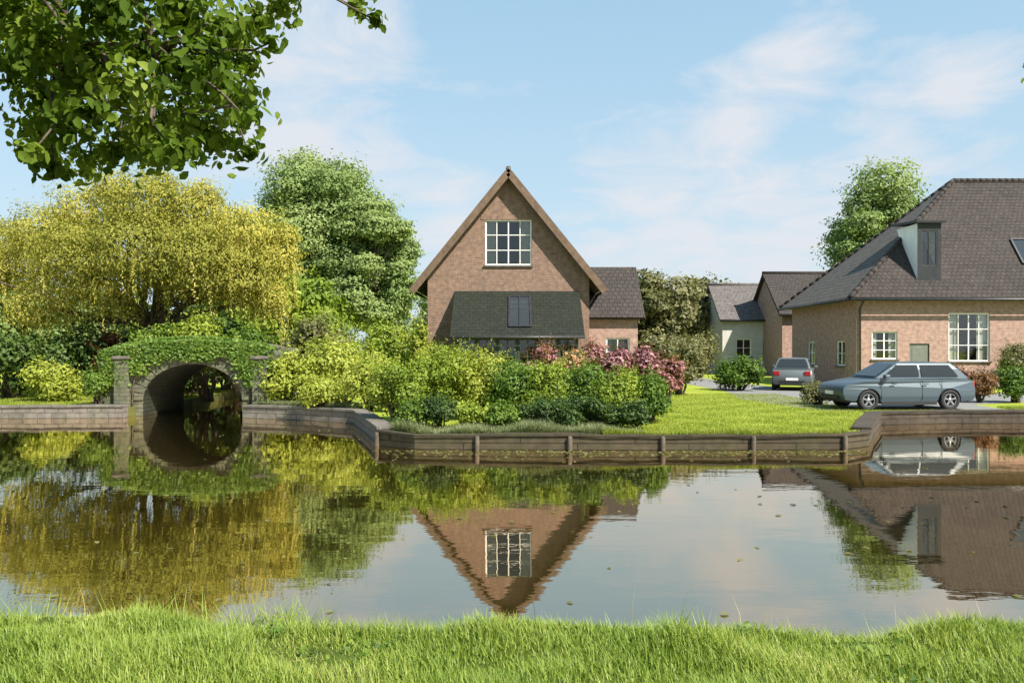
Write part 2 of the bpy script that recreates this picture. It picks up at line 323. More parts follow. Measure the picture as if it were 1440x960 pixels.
def shrub(name,label,x,y,z0,h,r,leafmat,nleaf,leafsize,seed,ry=None,cat='shrub',group=None,nclump=13,flower=None,nfl=0,fsize=.1,aspect=.6):
    rng=random.Random(seed); t=thing(name,label,cat,(x,y,z0),group); ry=ry or r
    cl=[]
    for i in range(nclump):
        a=rng.uniform(0,6.28); q=math.sqrt(rng.random())*.62
        k=rng.uniform(.26,.6)*min(r,h*.62,ry*1.1)
        zt=z0+h*rng.uniform(.32,.74)*(1.05-.35*q)
        cl.append((x+math.cos(a)*r*q,y+math.sin(a)*ry*q,max(zt,z0+k*.6),k,k*.85))
    mb=MB()
    for c in cl: limb(mb,(x+rng.uniform(-.15,.15)*r,y+rng.uniform(-.15,.15)*ry,z0-.1),c[:3],.035*h**.5,.008,rng,M['bark'],5,3)
    mb.build('stem',t)
    p,sz,nn,tone=join(clumps_leaves(cl,int(nleaf*1.25),leafsize*.85,seed,shell=.35,jit=.55),sprigs(cl,int(16+nclump*2),h*.26,leafsize*.9,seed))
    keep=p[:,2]>z0+.02; 
    leaf_mesh('foliage',p[keep],sz[keep],nn[keep],tone[keep],leafmat,t,aspect,None,seed)
    if flower:
        p,sz,nn,tone=clumps_leaves(cl,nfl,fsize,seed+5,shell=.9,up=.5); keep=p[:,2]>z0+h*.25
        leaf_mesh('flower',p[keep],sz[keep],nn[keep],tone[keep],flower,t,.9,None,seed+1)
    return t
def grass(name,pts,h,mat,seed,width=.006,bend=.35,parent=None):
    rng=np.random.default_rng(seed); n=len(pts); pts=np.asarray(pts,float)
    a=rng.random(n)*6.283; d=np.stack([np.cos(a),np.sin(a),np.zeros(n)],1); s=np.stack([-np.sin(a),np.cos(a),np.zeros(n)],1)
    H=(h*(.5+.8*rng.random(n)))[:,None]; b=(bend*(.3+rng.random(n)))[:,None]; w=(width*(.7+.6*rng.random(n)))[:,None]
    up=np.array([[0,0,1.]])
    p1=pts+up*H*.5+d*H*b*.25; p2=pts+up*H*(1-.25*b)+d*H*b
    v=np.stack([pts-s*w,pts+s*w,p1+s*w*.8,p1-s*w*.8,p2],1).reshape(-1,3)
    if parent: v=v-np.array(parent_world(parent))
    i=np.arange(n)*5; f=np.stack([i,i+1,i+2,i+3,i+3,i+2,i+4],1).reshape(-1)
    me=bpy.data.meshes.new(name); me.vertices.add(5*n); me.vertices.foreach_set('co',v.ravel())
    me.loops.add(7*n); me.loops.foreach_set('vertex_index',f)
    st=np.stack([np.arange(n)*7,np.arange(n)*7+4],1).ravel(); tt=np.tile([4,3],n)
    me.polygons.add(2*n); me.polygons.foreach_set('loop_start',st); me.polygons.foreach_set('loop_total',tt)
    at=me.attributes.new('tone','FLOAT','FACE')
    patch=.5+.25*np.sin(pts[:,0]*2.1+1)*np.sin(pts[:,1]*2.7)+.2*np.sin(pts[:,0]*5.3+pts[:,1]*3.1)
    at.data.foreach_set('value',np.repeat(np.clip(.5*patch+.5*rng.random(n),0,1),2))
    me.materials.append(mat); me.update(calc_edges=True)
    o=bpy.data.objects.new(name,me); C.objects.link(o)
    if parent: o.parent=parent
    return o
def flat_poly(name,outer,holes,mat,z,parent=None):
    bm=bmesh.new(); 
    for loop in [outer]+holes:
        vs=[bm.verts.new((p[0],p[1],z)) for p in loop]
        for i in range(len(vs)): bm.edges.new((vs[i],vs[(i+1)%len(vs)]))
    bmesh.ops.triangle_fill(bm,edges=bm.edges[:],use_beauty=True,use_dissolve=False)
    for f in bm.faces:
        if f.normal.z<0: f.normal_flip()
    me=bpy.data.meshes.new(name); bm.to_mesh(me); bm.free(); me.materials.append(mat)
    o=bpy.data.objects.new(name,me); C.objects.link(o); return o

# ================================================================ ground, pond, paths
GZ=.30
FAR=[(-45,25),(-24,24.6),(-12.75,25.3),(-12.2,26.1),(-12.15,29.6),(-12.6,36),(-12.2,44),(-9.4,44.5),(-8.8,36),(-8.65,29.6),(-8.62,26.1),(-8.15,25.25),
     (-6.5,24.6),(-4.6,23.4),(-3.7,20.6),(-3.0,18.1),(-2.1,17.45),(2.6,17.3),(7.2,17.4),(8.0,18.0),(9.2,20.4),(10.6,23.0),(13,23.5),(22,23.7),(45,24.5)]
def near_y(x): return 5.2+.12*(1 if x<-1.6 else math.exp(-((x+1.6)**2)/.8))+.07*math.sin(x*1.9)+.05*math.sin(x*4.7+1)+.012*x*x*.3
NEAR=[(x,near_y(x)) for x in np.linspace(14,-14,94)]
pond=[(-45,14)]+FAR+[(45,14)]+NEAR
hole=[(-45,14)]+FAR+[(45,14)]+[(14.0,near_y(14)-.0)]+[(p[0],p[1]-1.1) for p in NEAR[1:-1]]+[(-14.0,near_y(-14)-.0)]
def build_ground():
    o=flat_poly('lawn_ground',[(-900,-300),(900,-300),(900,1500),(-900,1500)],[hole],M['lawn'],GZ); structure(o)
    # pond bed and banks below the water
    b=MB(); n=len(pond)
    vs=[(p[0],p[1],GZ-.001) for p in pond]+[(p[0],p[1],-.9) for p in pond]
    b.add(vs,[(i,(i+1)%n,n+(i+1)%n,n+i) for i in range(n)],M['soil']); structure(b.build('pond_bank'))
    m,bs=new_mat('pond water'); N,L=nodes(m)
    df=bs; df.inputs['Base Color'].default_value=(.024,.017,.004,1); df.inputs['Roughness'].default_value=1; df.inputs['Specular IOR Level'].default_value=0
    gl=N.new('ShaderNodeBsdfGlossy'); gl.inputs['Color'].default_value=(1,.88,.72,1); gl.inputs['Roughness'].default_value=.012
    fr=N.new('ShaderNodeFresnel'); fr.inputs['IOR'].default_value=1.5
    fa=N.new('ShaderNodeMath'); fa.operation='ADD'; fa.use_clamp=True; fa.inputs[1].default_value=.36; L.new(fr.outputs[0],fa.inputs[0])
    mxs=N.new('ShaderNodeMixShader'); L.new(fa.outputs[0],mxs.inputs[0]); L.new(df.outputs[0],mxs.inputs[1]); L.new(gl.outputs[0],mxs.inputs[2]); L.new(mxs.outputs[0],N['Material Output'].inputs[0])
    tc=N.new('ShaderNodeTexCoord'); mp=N.new('ShaderNodeMapping'); mp.inputs['Scale'].default_value=(.55,1.5,1); L.new(tc.outputs['Object'],mp.inputs[0])
    n1=N.new('ShaderNodeTexNoise'); n1.inputs['Scale'].default_value=1.5; n1.inputs['Detail'].default_value=4; n1.inputs['Roughness'].default_value=.5; L.new(mp.outputs[0],n1.inputs['Vector'])
    n2=N.new('ShaderNodeTexNoise'); n2.inputs['Scale'].default_value=.12; L.new(tc.outputs['Object'],n2.inputs['Vector'])
    mu=N.new('ShaderNodeMath'); mu.operation='MULTIPLY'; L.new(n1.outputs['Fac'],mu.inputs[0]); L.new(n2.outputs['Fac'],mu.inputs[1])
    bp=N.new('ShaderNodeBump'); bp.inputs['Strength'].default_value=.22; bp.inputs['Distance'].default_value=.02; L.new(mu.outputs[0],bp.inputs['Height']); L.new(bp.outputs[0],gl.inputs['Normal']); L.new(bp.outputs[0],fr.inputs['Normal'])
    w=flat_poly('pond_water',[(-60,-2),(60,-2),(60,60),(-60,60)],[],m,0.0); structure(w)
    # near bank: rises from the water's edge to where the photographer stands
    nx,ny=181,28; vs=[]; rng=random.Random(3)
    for j in range(ny):
        t=j/(ny-1)
        for i in range(nx):
            x=-14.2+28.4*i/(nx-1); y=near_y(x)+.22-t*7
            z=-.12+.64*min(1,(t*7/.75))**.7+.10*min(1,max(0,t*7-.75)/3)+.03*math.sin(x*2.3+y*3)+.02*rng.uniform(-1,1)
            vs.append((x,y,z))
    g=MB(); g.add(vs,[(j*nx+i,j*nx+i+1,(j+1)*nx+i+1,(j+1)*nx+i) for j in range(ny-1) for i in range(nx-1)],M['turf'],True)
    structure(g.build('grass_bank'))
    rng=np.random.default_rng(5); n=270000
    x=rng.uniform(-6.5,6.5,n); t=rng.random(n)**1.15*2.6; ne=np.array([near_y(a) for a in x]); y=ne+.10-t
    tt=t+.12
    z=-.12+.64*np.minimum(1,tt/.75)**.7+.10*np.minimum(1,np.maximum(0,tt-.75)/3)+.03*np.sin(x*2.3+y*3)-.02
    lf=np.sin(x*2.9+y*4)*np.sin(x*1.3-y*3.1+1)+.7*np.sin(x*6.1+2)*np.sin(y*7.3+x)
    hh=.095+.045*lf+.10*np.clip(np.sin(x*3.7+1)*np.sin(y*5.1+x*1.1)-.55,0,1)*2*rng.random(n)
    o=grass('bank_grass',np.stack([x,y,z],1),np.clip(hh,.05,.3),M['blade'],6,.0033,.6); o['kind']='stuff'
    # long tufts hanging at the water's edge
    n=13000; x=rng.uniform(-6.5,6.5,n); x=x[np.sin(x*3.1)+np.sin(x*7.3+1)+rng.normal(size=len(x))*.8>.1]; n=len(x)
    ne=np.array([near_y(a) for a in x]); y=ne+.16-rng.random(n)*.25
    o=grass('edge_grass',np.stack([x,y,np.full(n,.0)+.14],1),np.where(x<-1.2,.34,.23),M['blade'],8,.004,.7); o['kind']='stuff'
    # dry seed stalks and broad weeds in the bank grass
    n=140; x=rng.uniform(-4.5,4.5,n); y=np.array([near_y(a) for a in x])-rng.random(n)*1.6
    o=grass('seed_stalks',np.stack([x,y,np.full(n,.42)],1),np.full(n,.27),M['stalk'],14,.0016,.5); o['kind']='stuff'
    n=1500; cx_=rng.uniform(-4.5,4.5,90); cy_=np.array([near_y(a) for a in cx_])-rng.random(90)*1.0-.55; k=rng.integers(0,90,n)
    p=np.stack([cx_[k]+rng.normal(size=n)*.05,cy_[k]+rng.normal(size=n)*.05,.50+.06*rng.random(n)+np.where(5.0<cy_[k],-.04,.02)],1)
    o=leaf_mesh('bank_weeds',p,.018+.03*rng.random(n),rng.normal(size=(n,3))*.5+np.array([0,-.3,1]),rng.random(n),M['leaf_mid'],None,.7,None,4); o['kind']='stuff'
    # duckweed and fallen leaves drifting by the banks
    n=900; k=rng.random(n)<.75; u=rng.random(n)
    x=np.where(k,np.interp(u,[0,.5,1],[-3.2,2.5,7.5]),rng.uniform(-8,8,n)); y=np.where(k,np.interp(x,[-3,-2,2.6,7.2,8],[18.0,17.35,17.2,17.3,17.8])-.08-np.abs(rng.normal(size=n))*.5,rng.uniform(6.5,22,n))
    ok=~((y>17.2)&(x<8)&(x>-3.5)); x,y=x[ok],y[ok]; n=len(x)
    o=leaf_mesh('floating_leaves',np.stack([x,y,np.full(n,.006)],1),.05+.05*rng.random(n),rng.normal(size=(n,3))*.05+np.array([0,0,1]),rng.random(n),M['leaf_olive'],None,.75,None,4); o['kind']='stuff'
    # mown lawn on the promontory and the far lawns
    n=90000
    x=rng.uniform(2.0,11,n); y=17.35+(rng.random(n)**1.6)*16
    k=(x<np.interp(y,[17.3,17.45,18,20.4,23,24],[7.0,7.25,7.85,9.05,10.4,11]))|(y>23.7)
    x,y=x[k],y[k]
    o=grass('lawn_grass',np.stack([x,y,np.full(len(x),GZ-.01)],1),np.where(y<17.75,.14,.065)*(1+.4*np.sin(x*2.3)*np.sin(y*3.1)),M['lawnblade'],9,.006,.5); o['kind']='stuff'
    n=60000; x=rng.uniform(-24,-12.6,n); y=25.3+rng.random(n)**1.5*12
    o=grass('lawn_grass',np.stack([x,y,np.full(n,GZ-.01)],1),np.full(n,.10),M['lawnblade'],11,.009,.5); o['kind']='stuff'
    n=50000; x=rng.uniform(10.5,24,n); y=np.interp(x,[10.6,13,22,25],[23.1,23.6,23.8,24])+.05+rng.random(n)**1.4*2.0
    k=(x>15.6)|(y<24.0)
    o=grass('lawn_grass',np.stack([x[k],y[k],np.full(k.sum(),GZ-.01)],1),np.full(k.sum(),.09),M['lawnblade'],12,.008,.5); o['kind']='stuff'
    rd=[(9.4,24.7),(10.8,23.9),(15.4,24.0),(15.6,27),(21,29.5),(40,31),(40,35),(22,34.2),(16,33.4),(13.2,37),(12.2,48),(14,80),(11,80),(9.2,48),(9.6,36),(8.6,30)]
    structure(flat_poly('gravel_drive',rd,[],M['gravel'],GZ+.004))
build_ground()

# ---------------------------------------------------------------- retaining walls
def wall_run(name,label,pts,z1,th,mat,cap=None,cat='wall',z0=-.8):
    t=thing(name,label,cat,(pts[0][0],pts[0][1],0))
    b=MB(); k=MB(); rng=random.Random(len(pts)*7)
    sub=[]
    for (a,c) in zip(pts[:-1],pts[1:]):
        n=max(1,int(math.dist(a,c)/.6))
        for i in range(n): sub.append((a[0]+(c[0]-a[0])*i/n,a[1]+(c[1]-a[1])*i/n))
    sub.append(pts[-1])
    top=[z1+rng.uniform(-.03,.03)*(1 if mat is M['timber'] else .5) for _ in sub]
    L=[]
    for i,p in enumerate(sub):
        a=Vector(sub[max(i-1,0)]); c=Vector(sub[min(i+1,len(sub)-1)]); d=(c-a).normalized(); L.append(Vector((d.y,-d.x))) 
    def strip(mb,f0,f1,za,zb,m):
        vs=[]
        for p,nm,tz in zip(sub,L,top):
            q=Vector(p); A=q+nm*f0; B=q+nm*f1
            vs+=[(A.x,A.y,za),(A.x,A.y,tz+zb),(B.x,B.y,tz+zb),(B.x,B.y,za)] if za<0 else [(A.x,A.y,tz+za-1),(A.x,A.y,tz+zb),(B.x,B.y,tz+zb),(B.x,B.y,tz+za-1)]
        n=len(sub); fs=[]
        for i in range(n-1):
            for j in range(4): fs.append((i*4+j,i*4+(j+1)%4,(i+1)*4+(j+1)%4,(i+1)*4+j))
        fs+=[(0,1,2,3),(n*4-1,n*4-2,n*4-3,n*4-4)]
        mb.add(vs,fs,m)
    strip(b,.06,-th,z0,0,mat); b.build('masonry' if mat is not M['timber'] else 'planking',t)
    if cap: strip(k,.1,-th-.03,1.003,.065,cap); k.build('coping' if mat is not M['timber'] else 'capping_rail',t)
    return t,sub,L
wall_run('stone_wall','low grey stone retaining wall left of the bridge',[(-45,25),(-24,24.6),(-12.32,25.3)],.34,.3,M['stone'],M['stone'])
wall_run('stone_wall','grey stone retaining wall between the bridge and the hedge bank',[(-8.5,25.28),(-6.5,24.6),(-4.6,23.4),(-3.7,20.6),(-3.0,18.25)],.34,.3,M['stone'],M['stone'])
wall_run('stone_wall','dark stone retaining wall below the right house drive',[(8.15,18.3),(9.2,20.4),(10.6,23.0),(13,23.5),(22,23.7),(45,24.5)],.32,.3,M['darkstone'],M['darkstone'])
tw,sub,nm=wall_run('timber_edging','dark brown timber edging along the front of the lawn',[(-3.0,18.1),(-2.1,17.45),(2.6,17.3),(7.2,17.4),(8.0,18.0),(8.1,18.2)],.285,.08,M['timber'],M['timber'],'edging')
for i in range(0,len(sub),3):
    q=Vector(sub[i])+nm[i]*.1
    b=MB(); rr=.055; b.tube([(q.x,q.y,-.7),(q.x,q.y,.27+.06*((i*7)%3)/2),(q.x,q.y,.31+.06*((i*7)%3)/2)],[rr,rr,rr*.7],M['post'],8); b.build('post',tw)

# ---------------------------------------------------------------- stone bridge
def bridge():
    x0,x1=-13.35,-7.85; cx=-10.42; y0,y1=26.0,29.2; hw=1.62
    t=thing('stone_bridge','mossy arched stone bridge over the dark inlet under the golden tree','bridge',(cx,y0,0))
    def top(x): return 2.36-.05*(x-cx)**2
    def spring(n=18):
        return [(cx+hw*math.cos(math.pi*k/n),.5+1.2*math.sin(math.pi*k/n)) for k in range(n+1)]  # right to left
    arc=spring()
    outline=[(x0,-.6)]+[(x,top(x)) for x in np.linspace(x0,x1,17)]+[(x1,-.6),(cx+hw,-.6)]+arc+[(cx-hw,-.6)]
    bm=bmesh.new(); vs=[bm.verts.new((p[0],y0,p[1])) for p in outline]
    es=[bm.edges.new((vs[i],vs[(i+1)%len(vs)])) for i in range(len(vs))]
    r=bmesh.ops.triangle_fill(bm,edges=es,use_beauty=True); 
    ex=bmesh.ops.extrude_face_region(bm,geom=bm.faces[:]); mv=[e for e in ex['geom'] if isinstance(e,bmesh.types.BMVert)]
    bmesh.ops.translate(bm,verts=mv,vec=(0,y1-y0,0)); bmesh.ops.recalc_face_normals(bm,faces=bm.faces)
    bmesh.ops.translate(bm,verts=bm.verts[:],vec=(-cx,-y0,0))
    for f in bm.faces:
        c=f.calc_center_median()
        if abs(f.normal.y)<.5 and abs(c.x)<hw+.02 and c.z<1.75: f.material_index=1  # inner arch faces take the painted shade colour
    me=bpy.data.meshes.new('span'); bm.to_mesh(me); bm.free(); me.materials.append(M['bridgestone']); me.materials.append(M['shadestone']); o=bpy.data.objects.new('span',me); C.objects.link(o); o.parent=t
    b=MB()   # voussoirs of the arch ring
    n=17
    for k in range(n):
        a0=math.pi*(k+.06)/n; a1=math.pi*(k+.94)/n
        q=[]
        for a,rr in((a0,0),(a1,0),(a1,.3),(a0,.3)): q.append((cx+(hw+rr)*math.cos(a),.5+(1.2+rr)*math.sin(a)))
        v=[(p[0],y0-.05,p[1]) for p in q]+[(p[0],y0+.1,p[1]) for p in q]
        b.add(v,[(0,1,2,3),(7,6,5,4),(0,4,5,1),(1,5,6,2),(2,6,7,3),(3,7,4,0)],M['bridgestone'])
    b.build('arch_ring',t,.012)
    for yy in(y0,y1-.32):
        b=MB(); xs=np.linspace(x0,x1,20)
        for a,c in zip(xs[:-1],xs[1:]):
            a+=.008; c-=.008
            v=[(a,yy-.07,top(a)+.003),(c,yy-.07,top(c)+.003),(c,yy+.36,top(c)+.003),(a,yy+.36,top(a)+.003)]; v+=[(p[0],p[1],p[2]+.13) for p in v]
            b.add(v,[(0,1,2,3),(7,6,5,4),(0,4,5,1),(1,5,6,2),(2,6,7,3),(3,7,4,0)],M['stone'])
        b.build('coping',t,.015)
    for s in(-1,1):
        b=MB(); c=cx+s*(hw+.62); b.box(c-.24,c+.24,y0-.22,y0+.04,-.6,1.85,M['bridgestone']); b.box(c-.29,c+.29,y0-.27,y0+.03,1.853,1.96,M['stone']); b.build('buttress',t,.015)
bridge()

# ================================================================ buildings
def wall_face(mb,poly,holes,origin,ux,mat,depth=.14,nin=None):
    """a wall sheet in the plane spanned by ux (horizontal) and z, with rectangular openings and their reveals"""
    ux=Vector(ux); o=Vector(origin); nin=Vector(nin)
    bm=bmesh.new()
    loops=[poly]+[[(a,c),(b,c),(b,d),(a,d)] for a,b,c,d in holes]
    for l in loops:
        vs=[bm.verts.new((p[0],0,p[1])) for p in l]
        for i in range(len(vs)): bm.edges.new((vs[i],vs[(i+1)%len(vs)]))
    bmesh.ops.triangle_fill(bm,edges=bm.edges[:],use_beauty=True)
    bm.verts.index_update()
    vs=[o+ux*v.co.x+Vector((0,0,v.co.z)) for v in bm.verts]; fs=[[v.index for v in f.verts] for f in bm.faces]; bm.free()
    mb.add(vs,fs,mat)
    for a,b,c,d in holes:
        q=[(a,c),(b,c),(b,d),(a,d)]; v=[o+ux*p[0]+Vector((0,0,p[1])) for p in q]; v+=[p+nin*depth for p in v]
        mb.add(v,[(i,(i+1)%4,4+(i+1)%4,4+i) for i in range(4)],mat)
def window(parent,origin,ux,nin,a,b,c,d,cols=2,rows=2,fm='white',gm='pane',sill=True,depth=.09,fw=.065,name='window',curtain=False,bars=.032):
    ux=Vector(ux); o=Vector(origin); nin=Vector(nin); up=Vector((0,0,1))
    def pt(u,z,k): return o+ux*u+up*z+nin*k
    f=MB()
    def barh(u0,u1,z,w,k): f.bar(pt(u0,z,k),pt(u1,z,k),.06,w,M[fm],up)
    def barv(u,z0,z1,w,k): f.bar(pt(u,z0,k),pt(u,z1,k),w,.06,M[fm],nin)
    barh(a,b,c+fw/2,fw,depth); barh(a,b,d-fw/2,fw,depth); barv(a+fw/2,c+fw,d-fw,fw,depth); barv(b-fw/2,c+fw,d-fw,fw,depth)
    for i in range(1,cols):
        u=a+(b-a)*i/cols; barv(u,c+fw,d-fw,bars*1.5 if cols%2==0 and i==cols//2 else bars,depth)
    for j in range(1,rows):
        z=c+(d-c)*j/rows
        for i in range(cols):
            u0=a+(b-a)*i/cols+(fw if i==0 else bars*.8); u1=a+(b-a)*(i+1)/cols-(fw if i==cols-1 else bars*.8); barh(u0,u1,z,bars,depth)
    w=f.build(name,parent)
    g=MB(); g.add([pt(a+.02,c+.02,depth+.02),pt(b-.02,c+.02,depth+.02),pt(b-.02,d-.02,depth+.02),pt(a+.02,d-.02,depth+.02)],[(0,1,2,3)],M[gm]); g.build('pane',w)
    if curtain:
        for sd in curtain:
            cmb=MB(); cw=(b-a)*(.24 if len(curtain)>1 else .5); u0=a+.03 if sd<0 else b-.03-cw; m=14; vs=[]
            for q in range(m+1):
                for zz in(c+.04,d-.04): vs.append(pt(u0+cw*q/m,zz,depth+.16+.03*math.sin(q*2.1)))
            cmb.add(vs,[(2*q,2*q+2,2*q+3,2*q+1) for q in range(m)],M['curtain'],True); cmb.build('curtain',w)
    if sill:
        s=MB(); s.bar(pt(a-.07,c-.035,.02),pt(b+.07,c-.035,.02),.2,.065,M['stone' if fm=='white' else fm],up); s.build('sill',w)
    return w
def roof_slab(mb,quad,th,mat):
    q=[Vector(p) for p in quad]; n=(q[1]-q[0]).cross(q[2]-q[0]).normalized()
    if n.z<0: n=-n
    k=len(q); v=q+[p-n*th for p in q]
    mb.add(v,[tuple(range(k)),tuple(range(2*k-1,k-1,-1))]+[(i,(i+1)%k,k+(i+1)%k,k+i) for i in range(k)],mat)
def chimney(parent,x,y,z0,z1,w,d,mat,pots=2):
    b=MB(); b.box(x-w/2,x+w/2,y-d/2,y+d/2,z0,z1,mat); b.box(x-w/2-.05,x+w/2+.05,y-d/2-.05,y+d/2+.05,z1+.002,z1+.1,mat); c=b.build('chimney',parent,.01)
    for i in range(pots):
        p=MB(); px=x+(i-(pots-1)/2)*.36; p.lathe((px,y,z1+.1),[(.12,0),(.1,.32),(.13,.34),(.13,.38),(.09,.38),(.08,.1)],M['pot'],12); p.build('chimney_pot',c)

def gable_house():
    D=35.0; cx=X(715,D); hw=3.55; g=GZ; ev=4.86; pk=10.02; dp=10.0
    t=thing('brick_house','brown brick house with a steep pointed gable and white gable window','house',(cx,D,g))
    oh=.6; sl=(pk-ev)/4.2; wt=pk-.12-sl*0; ez=pk-.22-sl*hw
    b=MB()
    ga=(-1.02,1.02,Z(373,D),Z(309,D))
    wall_face(b,[(-hw,g),(hw,g),(hw,ez),(0,pk-.22),(-hw,ez)],[ga],(cx,D,0),(1,0,0),M['brick'],nin=(0,1,0))
    wall_face(b,[(-hw,g),(hw,g),(hw,ez),(0,pk-.22),(-hw,ez)],[],(cx,D+dp,0),(1,0,0),M['brick'],nin=(0,-1,0))
    for s in(-1,1): wall_face(b,[(0,g),(dp,g),(dp,ez),(0,ez)],[],(cx+s*hw,D,0),(0,1,0),M['brick'],nin=(-s,0,0))
    # soldier course over the window and a string course at the eaves
    b.box(cx-1.2,cx+1.2,D-.025,D+.01,ga[3]+.0,ga[3]+.22,M['brick'])
    b.build('wall',t)
    r=MB()
    for s in(-1,1):
        roof_slab(r,[(cx,D-.42,pk),(cx,D+dp+.4,pk),(cx+s*4.2,D+dp+.4,ev),(cx+s*4.2,D-.42,ev)],.16,M['tile_y'])
    ro=r.build('roof',t)
    rt=MB()
    for k in range(24):
        y=D-.4+k*.45; rt.tube([(cx,y,pk+.0),(cx,y+.43,pk+.0)],[.12,.105],M['tile_y'],8)
    rt.build('ridge_tiles',ro)
    for s in(-1,1):
        k=MB(); k.bar((cx+s*.02,D-.45,pk-.19),(cx+s*4.2,D-.45,ev-.19),.06,.3,M['bargeboard'],(0,0,1)); k.build('bargeboard',t)
        k=MB(); k.tube([(cx+s*4.22,D-.45,ev-.12),(cx+s*4.22,D+dp,ev-.12)],[.07,.07],M['gutter'],8); k.build('gutter',t)
    window(t,(cx,D,0),(1,0,0),(0,1,0),*ga,cols=4,rows=3,curtain=(-1,1))
    # garden room with a dark lean-to roof across the front
    x0,x1=X(643,33),X(812,33); yf=32.6; e=2.72; ru=4.72
    gr=MB(); roof_slab(gr,[(x0-.25,yf-.25,e),(x1+.25,yf-.25,e),(x1+.25,D-.004,ru),(x0-.25,D-.004,ru)],.1,M['leadslate']); lr=gr.build('lean_to_roof',t)
    k=MB(); sx0,sx1=X(716,33.5),X(746,33.5)
    def rp(u,f,n): 
        d=Vector((0,D-.004-(yf-.25),ru-e)); nn=Vector((0,-d.z,d.y)).normalized(); return Vector((u,yf-.25,e))+d*f+nn*n
    k.add([rp(sx0,.18,.03),rp(sx1,.18,.03),rp(sx1,.86,.03),rp(sx0,.86,.03)],[(0,1,2,3)],M['skyglass'])
    for u0,f0,u1,f1 in((sx0,.18,sx1,.18),(sx0,.86,sx1,.86),(sx0,.18,sx0,.86),(sx1,.18,sx1,.86),((sx0+sx1)/2,.18,(sx0+sx1)/2,.86)): k.bar(rp(u0,f0,.04),rp(u1,f1,.04),.07,.06,M['zinc'],(0,-.6,.8))
    k.build('rooflight',lr)
    gw=MB()
    for xx in(x0,x1):
        gw=MB(); gw.add([(xx,yf,g),(xx,D,g),(xx,D,ru-.1),(xx,yf,e-.1)],[(0,1,2,3)],M['greenpaint']); gw.build('garden_room_side',t)
    n=6
    for i in range(n):
        a=x0+(x1-x0)*i/n; c=x0+(x1-x0)*(i+1)/n
        window(t,(0,yf,0),(1,0,0),(0,1,0),a+.01,c-.01,g+.05,e-.08,2,3,fm='greenpaint',sill=False,name='glazed_door',depth=.03,fw=.09)
    k=MB(); k.tube([(x0-.25,yf-.31,e-.06),(x1+.25,yf-.31,e-.06)],[.06,.06],M['gutter'],8); k.build('gutter',t)
    chimney(t,cx+1.1,D+dp-1.2,pk-1.6,pk-.1,.6,.6,M['brick'],1)
    # lower side wing on the right
    wx0,wx1=cx+hw+.0,X(893,38); wy0,wy1=37.2,42; wr=6.25; we=3.85
    b=MB(); wh=[(1.0,2.1,1.4,2.7)]
    wall_face(b,[(0,g),(wx1-wx0,g),(wx1-wx0,we),(0,we)],wh,(wx0,wy0,0),(1,0,0),M['pinkbrick'],nin=(0,1,0))
    wall_face(b,[(0,g),(wy1-wy0,g),(wy1-wy0,we),((wy1-wy0)/2,wr-.15),(0,we)],[],(wx1,wy0,0),(0,1,0),M['pinkbrick'],nin=(-1,0,0))
    b.build('wing_wall',t); window(t,(wx0,wy0,0),(1,0,0),(0,1,0),*wh[0],2,2,curtain=(-1,1))
    r=MB(); ym=(wy0+wy1)/2
    roof_slab(r,[(wx0,ym,wr),(wx1+.3,ym,wr),(wx1+.3,wy0-.35,we-.2),(wx0,wy0-.35,we-.2)],.14,M['tile_x']); roof_slab(r,[(wx0,ym,wr),(wx1+.3,ym,wr),(wx1+.3,wy1+.35,we-.2),(wx0,wy1+.35,we-.2)],.14,M['tile_x']); r.build('wing_roof',t)
gable_house()

